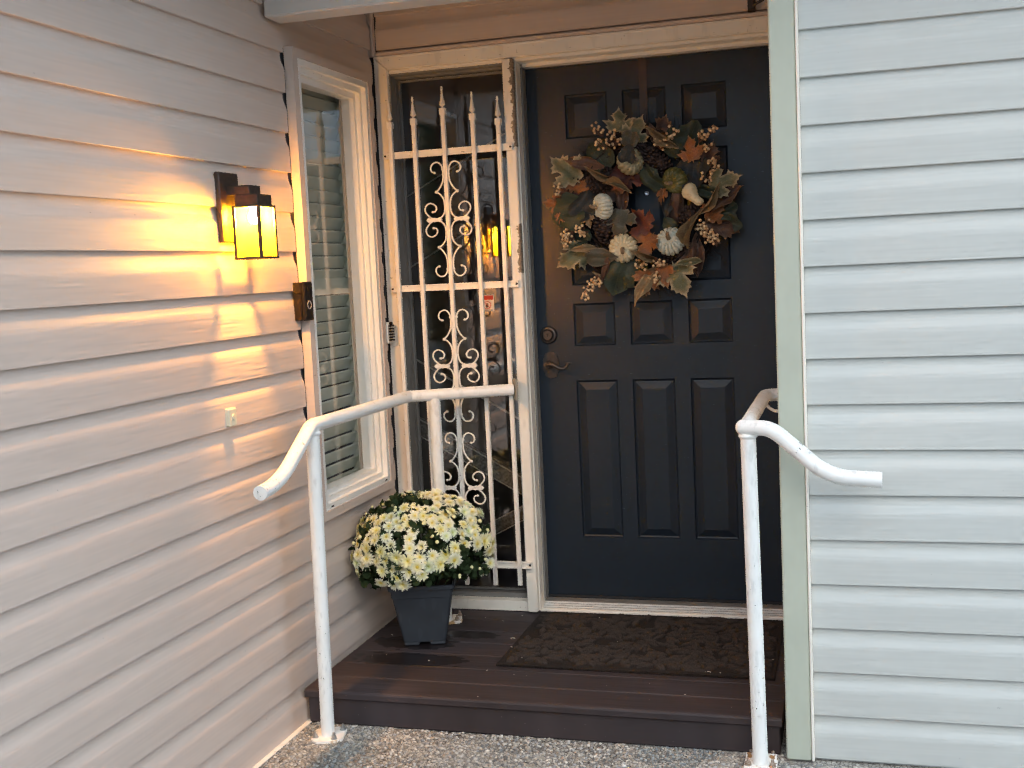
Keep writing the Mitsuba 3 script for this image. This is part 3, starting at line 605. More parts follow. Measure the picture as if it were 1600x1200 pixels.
# ================================================================== handrails
RR = 0.0215
def bolt(parent, x, y, z, mat='mat_bolt'):
    part(parent, 'bolt', cat(lathe([(0, 0), (0.010, 0), (0.010, 0.0022), (0, 0.0022)], (x, y, z), 16), lathe([(0, 0), (0.0082, 0), (0.0082, 0.0075), (0.0065, 0.0085), (0, 0.0085)], (x, y, z + 0.0022), 6), lathe([(0, 0), (0.0042, 0), (0.0042, 0.011), (0, 0.013)], (x, y, z + 0.009), 10)), mat)
def plate(cx, cy, rot, a, b, z0, z1, cut):
    P = sg.Polygon([(-a + cut, -b), (a - cut, -b), (a, -b + cut), (a, b - cut), (a - cut, b), (-a + cut, b), (-a, b - cut), (-a, -b + cut)])
    P = shapely.affinity.translate(shapely.affinity.rotate(P, rot), cx, cy)
    return extrude(P, 'z', z0, z1)
hr = thing('handrail', 'white tube handrail in front of the lamp wall, its near end bent down', 'handrail')
pth = fillet([(-0.42, -1.462, 0.697), (-0.42, -1.345, 0.704), (-0.42, -1.125, 0.838), (-0.40, -0.362, 0.838), (-0.050, -0.178, 0.838)], [0.085, 0.022, 0.020], 9)
part(hr, 'rail', tube(pth, RR, 20), 'mat_rail', smooth=40)
post = part(hr, 'post', tube([(-0.4355, -1.112, -0.147), (-0.4215, -1.112, 0.828)], RR, 20), 'mat_rail', smooth=40)
part(post, 'weld', lathe([(RR - 0.001, 0.0), (RR + 0.004, -0.004), (RR + 0.0055, -0.009), (RR - 0.001, -0.016)], (-0.4216, -1.112, 0.8215), 18), 'mat_rail', smooth=True)
bp = part(hr, 'base_plate', plate(-0.4345, -1.107, 14, 0.050, 0.058, GZ + 0.002, GZ + 0.010, 0.020), 'mat_base_plate_white')
for x, y in ((-0.466, -1.140), (-0.402, -1.140), (-0.404, -1.068), (-0.466, -1.072)): bolt(bp, x, y, GZ + 0.010)
post = part(hr, 'post', tube([(-0.331, -0.268, -0.030), (-0.314, -0.314, 0.828)], RR, 20), 'mat_rail', smooth=40)
bp = part(hr, 'base_plate', plate(-0.325, -0.250, 20, 0.048, 0.052, -0.0375, -0.030, 0.018), 'mat_base_plate_white')
for x, y in ((-0.296, -0.212), (-0.288, -0.268), (-0.362, -0.228)): bolt(bp, x, y, -0.030, 'mat_rusty_bolt')
ep = box(-0.004, 0.004, -0.034, 0.034, -0.040, 0.040, 0.001); ep.apply_transform(trimesh.transformations.rotation_matrix(math.atan2(0.184, 0.35), [0, 0, 1])); ep.apply_translation([-0.0445, -0.170, 0.838])
part(hr, 'end_plate', ep, 'mat_grey_paint', label='grey plate at the door end of the rail')

hr2 = thing('handrail', 'white tube handrail with chipped paint in front of the sage green corner board', 'handrail')
pth = fillet([(0.975, -0.315, 0.820), (0.885, -0.330, 0.820), (0.885, -1.100, 0.820)], [0.045], 9)
part(hr2, 'rail', tube(pth, RR, 20), 'mat_rail', smooth=40)
pth = fillet([(0.872, -1.099, 0.820), (0.955, -1.122, 0.820), (1.105, -1.142, 0.690), (1.24, -1.150, 0.684)], [0.030, 0.06], 9)
part(hr2, 'rail', tube(pth, RR, 20), 'mat_rail', smooth=40)
part(hr2, 'weld', ball((0.879, -1.100, 0.820), RR * 1.04, 2), 'mat_rail', smooth=True)
post = part(hr2, 'post', tube([(0.899, -1.090, -0.143), (0.890, -1.096, 0.812)], RR, 20), 'mat_rail', smooth=40)
part(post, 'weld', lathe([(RR - 0.001, 0.0), (RR + 0.004, -0.004), (RR + 0.0055, -0.009), (RR - 0.001, -0.016)], (0.890, -1.096, 0.8035), 18), 'mat_rail', smooth=True)
bp = part(hr2, 'base_plate', cat(plate(0.900, -1.090, 0, 0.045, 0.050, GZ + 0.002, GZ + 0.011, 0.008), box(0.857, 0.943, -1.070, -1.062, GZ + 0.011, GZ + 0.028, 0.001)), 'mat_base_plate', label='rusty plate at the foot of the post')
for x, y in ((0.866, -1.110), (0.934, -1.110), (0.870, -1.053), (0.932, -1.053)): bolt(bp, x, y, GZ + 0.011, 'mat_rusty_bolt')
part(hr2, 'wall_bracket', cat(tube(spline([(0.888, -0.372, 0.802), (0.896, -0.372, 0.786), (0.915, -0.372, 0.772), (0.94, -0.372, 0.770), (0.985, -0.372, 0.778)], 6), 0.0055, 8)), 'mat_rail', smooth=40)

# ================================================================== the wooden step
deck = thing('wooden_step', 'dark brown boarded entrance step with water stains', 'step')
ys = [-1.022, -0.888, -0.7545, -0.6215, -0.4905, -0.360, -0.2300, -0.1030]
for i in range(7):
    y0, y1 = ys[i] + (0 if i == 0 else 0.002), ys[i + 1] - 0.002
    dz = RNG.uniform(-0.0008, 0.0008)
    if i == 0:
        prof = [(y0, -0.062), (y0, -0.046), (y0 + 0.002, -0.0415), (y0 + 0.006, -0.0388), (y0 + 0.012, -0.038), (y1 - 0.003, -0.038), (y1, -0.041), (y1, -0.066), (y0 + 0.004, -0.066)]
        part(deck, 'board', profile(prof, 'x', -0.5555, 0.9565), 'mat_deck')
    else:
        m = box(-0.5545, 0.9565, y0, y1, -0.066, -0.038 + dz, 0.0028); part(deck, 'board', m, 'mat_deck')
part(deck, 'fascia', box(-0.548, 0.950, -1.010, -0.986, GZ + 0.004, -0.0665, 0.003), 'mat_deck')
part(deck, 'fascia', box(0.930, 0.950, -0.985, -0.10, GZ + 0.004, -0.0665, 0.003), 'mat_deck')
cr = []
for i in range(38):
    x, y = RNG.uniform(-0.5, 0.93), RNG.uniform(-1.0, -0.13)
    m = trimesh.creation.icosphere(subdivisions=0, radius=RNG.uniform(0.0010, 0.0022)); m.apply_scale([RNG.uniform(0.8, 2.2), 1, 0.6]); m.apply_translation([x, y, -0.0365 if not (-0.01 < x < 0.93 and -0.73 < y) else -0.0275]); cr.append(m)
for (x, y) in ((0.06, -0.655), (-0.03, -0.43), (0.70, -0.70)):
    cr.append(tube(spline([(x, y, -0.026 if x > 0 else -0.036), (x + 0.008, y + 0.004, -0.026 if x > 0 else -0.036), (x + 0.018, y - 0.002, -0.0265 if x > 0 else -0.036)], 4), 0.0011, 5))
single('crumbs', cat(cr), 'mat_crumb', 'tiny pale crumbs and bits of litter on the step and mat', 'litter', kind='stuff')

# ---- door mat with leaves in relief
def door_mat():
    nx, ny = 340, 230
    X, Y = np.meshgrid(np.linspace(0, 0.914, nx), np.linspace(0, 0.604, ny), indexing='ij')
    h = np.full(X.shape, 0.0)
    r = np.random.default_rng(3)
    for k in range(420):
        cx_, cy_, a, L, W = r.uniform(0.03, 0.885), r.uniform(0.03, 0.575), r.uniform(0, 6.28), r.uniform(0.030, 0.052), r.uniform(0.012, 0.019)
        u, v = (X - cx_) * math.cos(a) + (Y - cy_) * math.sin(a), -(X - cx_) * math.sin(a) + (Y - cy_) * math.cos(a)
        w = W * (1 - (u / L) ** 2)
        inside = (np.abs(u) < L) & (np.abs(v) < w)
        vein = np.minimum(np.abs(v), np.abs(((u * 120 + np.abs(v) * 120) % 1.0) - 0.5) * 0.006)
        edge = np.clip((w - np.abs(v)) / 0.005, 0, 1)
        hh = 0.0095 * np.sqrt(edge) * (0.75 + 0.25 * (1 - (u / L) ** 2)) - 0.0022 * np.exp(-(vein / 0.0013) ** 2) + r.uniform(-0.0010, 0.0015)
        h = np.where(inside, hh, h)
    h += 0.0009 * (meshkit.fbm(np.stack([X * 260, Y * 260, X * 0], -1), 2) - 0.5) + 0.0012 * meshkit.fbm(np.stack([X * 40, Y * 40, X * 0 + 3], -1), 2)
    e = np.minimum(np.minimum(X, 0.914 - X), np.minimum(Y, 0.604 - Y))
    h = np.where(e < 0.016, 0.0016, h) ; h = np.where(e < 0.0045, 0.0, h)
    V = np.stack([X + 0.004, Y - 0.7175, -0.0355 + 0.0045 + h], -1).reshape(-1, 3)
    idx = np.arange(nx * ny).reshape(nx, ny)
    a, b, c, d = idx[:-1, :-1].ravel(), idx[1:, :-1].ravel(), idx[1:, 1:].ravel(), idx[:-1, 1:].ravel()
    top = trimesh.Trimesh(V, np.vstack([np.stack([a, b, c], 1), np.stack([a, c, d], 1)]), process=False)
    under = box(0.004, 0.918, -0.7175, -0.1135, -0.0376, -0.0312)
    fibre = np.clip((h - 0.0020) / 0.0045, 0, 1).reshape(-1)     # raised pile on a rubber base
    return cat(top, under), np.r_[np.c_[fibre, fibre], np.zeros((len(under.vertices), 2))]
mm, mu = door_mat()
single('door_mat', mm, 'mat_mat', 'dark brown door mat with a leaf relief in front of the door', 'door mat', smooth=True, uv=mu)

# ---- exposed aggregate: real pebbles pressed into the concrete in front of the step
def pebbles():
    r = np.random.default_rng(5)
    base = trimesh.creation.icosphere(subdivisions=1)
    V, F, C = [], [], []
    n = 17000; k = 0
    x = r.uniform(-1.35, 1.70, n); y = r.uniform(-1.52, -1.005, n)
    pal = np.array([[0.50, 0.46, 0.40], [0.38, 0.34, 0.28], [0.26, 0.24, 0.22], [0.18, 0.175, 0.17], [0.46, 0.44, 0.41], [0.62, 0.58, 0.52], [0.34, 0.29, 0.23], [0.30, 0.30, 0.30]])
    bare = meshkit.fbm(np.stack([x * 3.2, y * 3.2, x * 0 + 5], -1), 3)
    for i in range(n):
        if x[i] < -0.552 and y[i] > -3: continue
        if x[i] > 0.96 and y[i] > -1.055: continue
        s = r.uniform(0.0022, 0.0048) * (1.25 if r.random() < 0.15 else 1)
        v = base.vertices * (1 + 0.28 * (r.random((len(base.vertices), 1)) - 0.5)) * [s * r.uniform(0.9, 1.5), s, s * 0.75]
        t = r.uniform(0, 6.28); c, q = math.cos(t), math.sin(t)
        v = np.stack([v[:, 0] * c - v[:, 1] * q, v[:, 0] * q + v[:, 1] * c, v[:, 2]], 1) + [x[i], y[i], GZ + s * r.uniform(0.0, 0.45)]
        col = pal[r.integers(len(pal))] * r.uniform(0.6, 1.1)
        if bare[i] > 0.56: col = col * [0.62, 0.70, 0.76]
        V.append(v); F.append(base.faces + k); C.append(np.tile(col, (len(v), 1))); k += len(v)
    return np.vstack(V), np.vstack(F), np.vstack(C)
pv, pf, pc = pebbles()
single('aggregate_pebbles', trimesh.Trimesh(pv, pf, process=False), 'mat_pebble', 'tan and grey pebbles of the exposed aggregate paving', 'gravel', smooth=True, kind='stuff', color=pc)

# ================================================================== flower pot and chrysanthemum
PX, PY, PZ = -0.336, -0.474, -0.0375
rot = math.radians(16)
def turned(x, y): return PX + x * math.cos(rot) - y * math.sin(rot), PY + x * math.sin(rot) + y * math.cos(rot)
def square_tube(levels, rc=0.012):
    """A square pot body: levels (half side, z) from the bottom outside round to the inside."""
    v, f = [], []
    m = 24
    for hs, z in levels:
        P = np.array(sg.box(-hs + rc, -hs + rc, hs - rc, hs - rc).buffer(rc, quad_segs=5).exterior.coords)[:-1]
        P = P[np.argsort(np.arctan2(P[:, 1], P[:, 0]))]
        m = len(P)
        for q in P: v.append([*turned(q[0], q[1]), PZ + z])
    for k in range(len(levels) - 1):
        for j in range(m):
            a, b = k * m + j, k * m + (j + 1) % m
            f += [[a, b, b + m], [a, b + m, a + m]]
    return np.array(v), np.array(f)
pot = thing('flower_pot', 'square tapered slate grey plastic pot on the step', 'flower pot')
v, f = square_tube([(0.060, 0.012), (0.0735, 0.012), (0.0765, 0.018), (0.1045, 0.180), (0.1075, 0.182), (0.1105, 0.210), (0.1105, 0.2105), (0.105, 0.2105), (0.078, 0.03)])
part(pot, 'body', trimesh.Trimesh(v, f, process=False), 'mat_pot', smooth=30)
v, f = square_tube([(0.109, 0.2108), (0.1165, 0.2108), (0.1180, 0.2125), (0.1185, 0.2245), (0.1170, 0.2265), (0.109, 0.2265), (0.1065, 0.2110)])
part(pot, 'rim', trimesh.Trimesh(v, f, process=False), 'mat_pot', smooth=30)
ft = []
for sx in (-1, 1):
    for sy in (-1, 1):
        m = box(-0.0275, 0.0275, -0.0275, 0.0275, 0, 0.014, 0.004); x, y = turned(sx * 0.046, sy * 0.046)
        m.apply_transform(trimesh.transformations.rotation_matrix(rot, [0, 0, 1])); m.apply_translation([x, y, PZ]); ft.append(m)
for m in ft: part(pot, 'foot', m, 'mat_pot')
m = box(-0.098, 0.098, -0.098, 0.098, 0.198, 0.204); m.apply_transform(trimesh.transformations.rotation_matrix(rot, [0, 0, 1])); m.apply_translation([PX, PY, PZ])
part(pot, 'soil', m, 'mat_soil')

mum = thing('chrysanthemum', 'round mass of cream white chrysanthemum flowers growing in the grey pot', 'flowers')
def flower_mesh(seed, layers):
    r = np.random.default_rng(seed); V, F, U = [], [], []
    for n, L, tilt, w in layers:
        off = r.uniform(0, 6.28)
        for i in range(n):
            a = off + i * 2 * math.pi / n + r.uniform(-0.13, 0.13); l = L * r.uniform(0.84, 1.1); t0 = math.radians(tilt + r.uniform(-9, 9)); droop = r.uniform(0.1, 0.5)
            ca, sa = math.cos(a), math.sin(a); k = len(V)
            for s, wd in ((0.10, 0.45), (0.45, 0.95), (0.80, 1.0), (1.0, 0.35)):
                rr = l * s * math.cos(t0); z = l * s * math.sin(t0) - droop * l * s * s * 0.45
                for q in (-1, 1):
                    hw = q * w * wd
                    V.append([rr * ca - hw * sa, rr * sa + hw * ca, z + abs(hw) * 0.3]); U.append([min(1.0, l * s), n / 20])
            for s in range(3):
                b = k + 2 * s; F += [[b, b + 2, b + 3], [b, b + 3, b + 1]]
    d = trimesh.creation.icosphere(subdivisions=1, radius=0.15); d.apply_scale([1, 1, 0.7]); k = len(V)
    V += (d.vertices + [0, 0, 0.07]).tolist(); U += [[0.0, 0.0]] * len(d.vertices); F += (d.faces + k).tolist()
    return trimesh.Trimesh(np.array(V), np.array(F), process=False), np.array(U)
FULL = [(17, 1.0, 8, 0.115), (14, 0.86, 26, 0.115), (10, 0.60, 48, 0.105)]
DAISY = [(16, 1.0, 4, 0.120), (13, 0.92, 16, 0.115)]
DENSE = [(17, 1.0, 2, 0.110), (16, 0.90, 20, 0.110), (13, 0.70, 42, 0.100), (9, 0.42, 62, 0.09)]
variants = []
for i, (ly, mname) in enumerate([(FULL, 'petal_white'), (FULL, 'petal_cream'), (DAISY, 'petal_white'), (DAISY, 'petal_cream'), (DENSE, 'petal_white'), (DENSE, 'petal_fresh'), (FULL, 'petal_cream'), (DENSE, 'petal_white')]):
    m, u = flower_mesh(20 + i, ly); variants.append(mikit.ply(m, mname, smooth=False, uv=u))
bud_ply = mikit.ply(ball((0, 0, 0), 1.0, 1, (1, 1, 0.85)), 'mat_bud', smooth=True)
DC = arr((-0.328, -0.492, 0.304)); RAD = arr((0.244, 0.226, 0.196))
def frame_of(nrm, spin):
    n = arr(nrm) / np.linalg.norm(nrm); a = np.cross(n, [0.3, 0.9, 0.2]); a /= np.linalg.norm(a); b = np.cross(n, a)
    x = a * math.cos(spin) + b * math.sin(spin); y = np.cross(n, x)
    return x, y, n
def placed(nrm, at, s, spin):
    x, y, n = frame_of(nrm, spin); M = np.eye(4); M[:3, 0], M[:3, 1], M[:3, 2], M[:3, 3] = x * s, y * s, n * s, at
    return T(M)
r = np.random.default_rng(11)
flowers, tries = [], 0
while len(flowers) < 285 and tries < 60000:
    tries += 1
    d = r.normal(size=3); d /= np.linalg.norm(d)
    if d[2] < -0.50 or (d[1] > 0.35 and d[2] < 0.55): continue
    dens = float(meshkit.fbm((d * 3.1 + 4.0)[None], 2)[0])          # flowers stand in groups, with leaf showing between them
    low = max(0.0, -d[2]) * 0.9
    if d[2] < 0.08 and r.random() < low + 0.45 * (d[0] > -0.6): continue
    if dens < 0.475 + 0.11 * (d[2] < 0.0): continue
    s = r.uniform(0.0225, 0.0310) * (1.08 if d[2] < 0.25 else 0.92)
    bump = 1 + 0.07 * (float(meshkit.noise((d * 4.0 + 9)[None])[0]) - 0.5) * 2 + r.uniform(-0.03, 0.035)
    if d[0] < -0.45 and d[2] < 0.1: bump += 0.03
    p = DC + d * RAD * bump
    p[0] = max(p[0], WX + 0.030)
    if p[2] < 0.222 - 0.045 * (d[0] < -0.62): continue
    if any(np.linalg.norm(p - q) < 0.60 * (s + t) for q, t in flowers): continue
    flowers.append((p, s))
    nrm = d + r.normal(size=3) * 0.30 + arr((0.05, -0.22, 0.10))
    k = r.choice(8, p=[0.21, 0.13, 0.14, 0.08, 0.17, 0.07, 0.08, 0.12])
    reuse(mum, 'flower', variants[k], placed(nrm, p, s, r.uniform(0, 6.28)))
nb = 0
while nb < 46:
    d = r.normal(size=3); d /= np.linalg.norm(d)
    if d[2] < -0.35 or d[1] > 0.4: continue
    p = DC + d * RAD * r.uniform(0.97, 1.07); p[0] = max(p[0], WX + 0.02)
    if any(np.linalg.norm(p - q) < 0.7 * t + 0.005 for q, t in flowers): continue
    reuse(mum, 'bud', bud_ply, placed(d, p, r.uniform(0.0050, 0.0088), 0)); nb += 1
# leaves: lobed, folded along the midrib, through the outer part of the mound
def mum_leaves():
    r = np.random.default_rng(12); V, F = [], []
    shape = np.array([(0, 0), (0.22, 0.10), (0.42, 0.30), (0.30, 0.36), (0.48, 0.60), (0.30, 0.66), (0.30, 0.88), (0.0, 1.12), (-0.30, 0.88), (-0.30, 0.66), (-0.48, 0.60), (-0.30, 0.36), (-0.42, 0.30), (-0.22, 0.10)])
    k = 0
    for i in range(3000):
        d = r.normal(size=3); d /= np.linalg.norm(d)
        if d[2] < -0.72 or (d[1] > 0.6): continue
        rad = r.uniform(0.66, 1.0) if d[2] > -0.3 else r.uniform(0.6, 1.04)
        p = DC + d * RAD * rad; p[0] = max(p[0], WX + 0.012)
        if p[2] < 0.212 - 0.045 * (d[0] < -0.60) + 0.022 * (p[1] < PY - 0.06 and p[0] > PX - 0.13): continue
        out = d + r.normal(size=3) * 0.55 + [0, -0.05, 0.05]; out /= np.linalg.norm(out)
        up = np.cross(out, r.normal(size=3)); up /= np.linalg.norm(up)
        L = r.uniform(0.024, 0.044)
        nn = np.cross(up, out)
        pts = [p + L * (x * nn + y * out * 0.6 + y * up * 0.55 - (y * y) * 0.25 * out + abs(x) * 0.35 * np.cross(nn, up)) for x, y in shape]
        pts.append(p + L * (0.45 * out * 0.6 + 0.45 * up * 0.55))
        V += pts; c = k + len(shape)
        F += [[c, k + j, k + (j + 1) % len(shape)] for j in range(len(shape))]; k += len(pts)
    return trimesh.Trimesh(np.array(V), np.array(F), process=False)
part(mum, 'leaves', mum_leaves(), 'mat_mum_leaf', smooth=False, kind='stuff', label='dense dark green leaves between the flowers')
stems = []
for i in range(60):
    d = r.normal(size=3); d[2] = abs(d[2]) + 0.1; d /= np.linalg.norm(d)
    q = DC + d * RAD * 0.88; q[0] = max(q[0], WX + 0.02); b = arr((PX, PY, 0.165)) + [r.uniform(-0.05, 0.05), r.uniform(-0.05, 0.05), 0]
    stems.append(tube(spline([b, (b + q) / 2 + [0, 0, 0.02], q], 3), 0.0018, 5))
part(mum, 'stems', cat(stems), 'mat_mum_stem', smooth=True, kind='stuff')

# ================================================================== wreath
single('wreath_hanger', cat(box(0.4365, 0.4665, -0.0052, -0.0034, 1.74, 2.0335, 0.0005), box(0.4365, 0.4665, -0.0052, 0.048, 2.0315, 2.0332), tube(spline([(0.4515, -0.006, 1.745), (0.4515, -0.020, 1.738), (0.4515, -0.034, 1.745), (0.4515, -0.036, 1.762)], 5), 0.006, 8)),
       'mat_strap', 'dark brown metal strap hooked over the door top to carry the wreath', 'hanger')
wr = thing('wreath', 'autumn wreath of leaves, small pumpkins, pine cones and berries hanging on the door', 'wreath')
WC = arr((0.448, -0.052, 1.490))
rw = np.random.default_rng(31)
tw = []
for i in range(260):
    a0 = rw.uniform(0, 6.28); span = rw.uniform(0.25, 0.7); R = rw.uniform(0.205, 0.285); dy = rw.uniform(-0.034, 0.034)
    dr0 = rw.uniform(-0.022, 0.022)
    pts = [WC + [(R + dr0 * s) * math.cos(a0 + span * s), dy * (1 - 0.4 * s), (R + dr0 * s) * math.sin(a0 + span * s)] for s in np.linspace(-1, 1, 6)]
    tw.append(tube(pts, rw.uniform(0.0016, 0.0034), 5))
for i in range(420):   # loose wispy ends that stick out all round
    a0 = rw.uniform(0, 6.28); R = rw.uniform(0.26, 0.29); L = rw.uniform(0.03, 0.085); lean = rw.uniform(-0.6, 0.9)
    d = arr((math.cos(a0 + lean), 0, math.sin(a0 + lean)))
    p = WC + [R * math.cos(a0), rw.uniform(-0.03, 0.035), R * math.sin(a0)]
    q = p + d * L + [0, rw.uniform(-0.02, 0.012), 0]; q[1] = min(q[1], -0.004); p[1] = min(p[1], -0.006)
    tw.append(tube([p, (p + q) / 2 + rw.normal(size=3) * [0.004, 0.002, 0.004] - [0, 0.002, 0], q], [0.0011, 0.0009, 0.0005], 4))
part(wr, 'twig_ring', cat(tw), 'mat_twig', kind='stuff', label='ring of thin dark twigs under the leaves')

LEAVES = [
 ('maple','sage',0.379,1.789,0.094,5,0.125,1.00),('maple','sage',0.430,1.752,0.099,-28,0.115,1.00),('ivy','grey_green',0.418,1.729,0.061,160,0.130,1.00),
 ('ivy','dark_green',0.292,1.679,0.108,35,0.100,1.00),('maple','sage',0.184,1.627,0.132,48,0.120,1.00),('oval','brown',0.246,1.658,0.127,75,0.115,0.42),
 ('maple','orange',0.204,1.573,0.108,170,0.105,1.10),('maple','red',0.383,1.611,0.118,60,0.120,1.10),('maple','red',0.412,1.596,0.089,-110,0.115,1.00),
 ('husk','tan',0.300,1.611,0.080,60,0.140,0.30),('husk','tan',0.363,1.567,0.085,-112,0.145,0.30),('oval','brown',0.376,1.532,0.108,175,0.100,0.50),
 ('ivy','dark_green',0.492,1.585,0.113,-140,0.120,0.60),('maple','brown',0.519,1.747,0.104,-20,0.095,1.00),('husk','tan',0.539,1.730,0.108,55,0.135,0.28),
 ('ivy','dark_green',0.581,1.709,0.094,20,0.105,1.00),('ivy','dark_green',0.629,1.726,0.099,-25,0.100,1.00),('maple','orange',0.635,1.668,0.089,15,0.125,1.00),
 ('maple','brown',0.692,1.653,0.080,-30,0.110,1.00),('ivy','dark_teal',0.634,1.596,0.118,170,0.115,1.00),('maple','sage',0.730,1.556,0.113,-75,0.120,0.90),
 ('oval','dark_green',0.686,1.528,0.104,75,0.115,0.50),('oval','brown',0.739,1.495,0.136,-52,0.115,0.42),('husk','tan',0.695,1.494,0.094,-38,0.140,0.25),
 ('maple','orange',0.703,1.449,0.089,-35,0.125,1.00),('maple','brown',0.714,1.402,0.118,-100,0.115,1.00),('ivy','dark_green',0.747,1.459,0.071,-60,0.095,1.00),
 ('ivy','dark_green',0.757,1.413,0.075,-110,0.095,1.00),('oval','brown',0.571,1.483,0.132,172,0.105,0.45),('oval','dark_teal',0.548,1.512,0.108,165,0.095,0.50),
 ('maple','orange',0.523,1.529,0.056,170,0.110,0.70),('ivy','dark_green',0.176,1.483,0.118,100,0.115,1.10),('ivy','dark_teal',0.240,1.510,0.122,-40,0.125,0.80),
 ('maple','orange',0.121,1.520,0.066,80,0.100,1.00),('maple','orange',0.141,1.467,0.047,150,0.115,1.00),('maple','tan',0.252,1.453,0.047,190,0.135,1.00),
 ('maple','grey_green',0.367,1.447,0.118,175,0.120,0.90),('maple','red',0.455,1.425,0.108,40,0.115,1.00),('maple','orange',0.471,1.360,0.094,150,0.130,1.00),
 ('maple','sage',0.197,1.332,0.122,125,0.120,1.00),('oval','grey_green',0.287,1.311,0.118,-95,0.125,0.60),('oval','tan',0.228,1.349,0.080,-85,0.135,0.40),
 ('oval','brown',0.314,1.275,0.104,160,0.135,0.35),('ivy','dark_green',0.355,1.250,0.127,160,0.120,1.05),('ivy','dark_teal',0.412,1.673,0.064,-20,0.172,0.90),
 ('husk','tan',0.459,1.312,0.089,-120,0.150,0.28),('maple','orange',0.458,1.222,0.108,150,0.125,0.90),('oval','tan',0.454,1.213,0.132,150,0.140,0.35),
 ('maple','sage',0.566,1.240,0.127,200,0.125,1.05),('maple','orange',0.523,1.249,0.085,190,0.130,0.90),('oval','sage',0.612,1.280,0.080,-80,0.135,0.40),
 ('oval','brown',0.639,1.308,0.127,180,0.105,0.45),('husk','tan',0.625,1.392,0.118,-22,0.150,0.24),('oval','tan',0.290,1.241,0.061,60,0.120,0.25),
 ('ivy','dark_green',0.210,1.393,0.071,60,0.100,1.00),('ivy','dark_green',0.544,1.416,0.052,30,0.105,1.00),('maple','red',0.181,1.559,0.080,140,0.100,1.00),
 ('ivy','dark_green',0.423,1.253,0.085,-150,0.105,1.00),('maple','brown',0.347,1.548,0.085,10,0.095,1.00),('maple','brown',0.597,1.315,0.085,-60,0.100,1.00),
 ]

PUMPKINS = [
  ('white',0.306,1.497,0.049,17,(-0.75, -0.55, -0.1)),
  ('mottled',0.413,1.653,0.052,15,(0.55, -0.8, 0.2)),
  ('green',0.573,1.574,0.049,16,(-0.45, -0.75, -0.35)),
  ('cream',0.375,1.342,0.054,15,(0.1, -0.98, -0.1)),
  ('white',0.549,1.358,0.054,17,(-0.1, -0.85, 0.35)),
]

BERRIES = [ (0.304,1.777,6,0.026),(0.359,1.739,12,0.038),(0.316,1.726,6,0.024),(0.574,1.742,7,0.024),(0.534,1.707,7,0.026),(0.714,1.740,6,0.019),(0.686,1.723,7,0.021),(0.694,1.682,4,0.016),(0.717,1.622,9,0.026),(0.693,1.571,6,0.024),(0.148,1.570,6,0.021),(0.215,1.415,6,0.021),(0.171,1.401,9,0.021),(0.168,1.378,8,0.019),(0.229,1.401,5,0.016),(0.667,1.401,12,0.026),(0.689,1.371,12,0.026),(0.711,1.356,6,0.016),(0.442,1.279,8,0.024),(0.500,1.283,4,0.012),(0.516,1.275,5,0.014),(0.494,1.232,7,0.019),(0.262,1.224,7,0.019),(0.245,1.199,8,0.019),(0.227,1.174,6,0.016),(0.284,1.221,5,0.014) ]
CONES = [ (0.486,1.653,0.042,0),(0.521,1.637,0.040,40),(0.305,1.418,0.049,10),(0.288,1.580,0.042,70),(0.616,1.451,0.040,-60),(0.327,1.607,0.035,40),(0.540,1.317,0.033,20),(0.448,1.679,0.033,-20) ]

def outline(kind, r):
    if kind == 'maple':
        half = [(0.00, -0.42), (0.03, -0.30), (0.20, -0.34), (0.27, -0.27), (0.24, -0.20), (0.42, -0.20), (0.52, -0.08), (0.47, -0.02), (0.60, 0.12), (0.44, 0.12), (0.42, 0.20), (0.30, 0.14), (0.20, 0.10), (0.24, 0.24), (0.33, 0.33), (0.23, 0.36), (0.25, 0.45), (0.14, 0.44), (0.11, 0.52), (0.05, 0.56), (0.0, 0.68)]
        half = [(x * (1 + r.uniform(-0.10, 0.10)), y + r.uniform(-0.02, 0.02)) for x, y in half[:-1]] + [half[-1]]
        veins = [((0, -0.4), (0, 0.6)), ((0, -0.25), (0.5, 0.10)), ((0, -0.25), (-0.5, 0.10)), ((0, -0.28), (0.42, -0.16)), ((0, -0.28), (-0.42, -0.16)), ((0, 0.0), (0.26, 0.30)), ((0, 0.0), (-0.26, 0.30))]
    elif kind == 'ivy':
        half = [(0.0, -0.36), (0.10, -0.46), (0.26, -0.42), (0.38, -0.28), (0.47, -0.10), (0.40, 0.02), (0.37, 0.10), (0.40, 0.20), (0.30, 0.27), (0.24, 0.34), (0.14, 0.46), (0.0, 0.54)]
        half = [(x * (1 + r.uniform(-0.07, 0.07)), y + r.uniform(-0.02, 0.02)) for x, y in half]
        veins = [((0, -0.36), (0, 0.5)), ((0, -0.30), (0.38, -0.02)), ((0, -0.30), (-0.38, -0.02)), ((0, -0.02), (0.30, 0.24)), ((0, -0.02), (-0.30, 0.24))]
    elif kind == 'oval':
        half = [(0.0, -0.5), (0.10, -0.44), (0.26, -0.28), (0.38, -0.08), (0.42, 0.08), (0.34, 0.26), (0.20, 0.40), (0.08, 0.50), (0.0, 0.58)]
        half = [(x * (1 + r.uniform(-0.12, 0.12)), y) for x, y in half]
        veins = [((0, -0.5), (0, 0.55))] + [((0, t), (s * 0.4, t + 0.2)) for t in (-0.35, -0.15, 0.05) for s in (1, -1)]
    else:
        half = [(0.0, -0.55), (0.10, -0.50), (0.34, -0.30), (0.46, -0.08), (0.42, 0.12), (0.26, 0.36), (0.10, 0.56), (0.0, 0.66)]
        veins = [((s, -0.4), (s * 0.5, 0.45)) for s in (-0.3, -0.15, 0.0, 0.15, 0.3)]
    other = [(-x * (1 + r.uniform(-0.06, 0.06)), y) for x, y in half[1:-1]][::-1]
    return half + other, veins
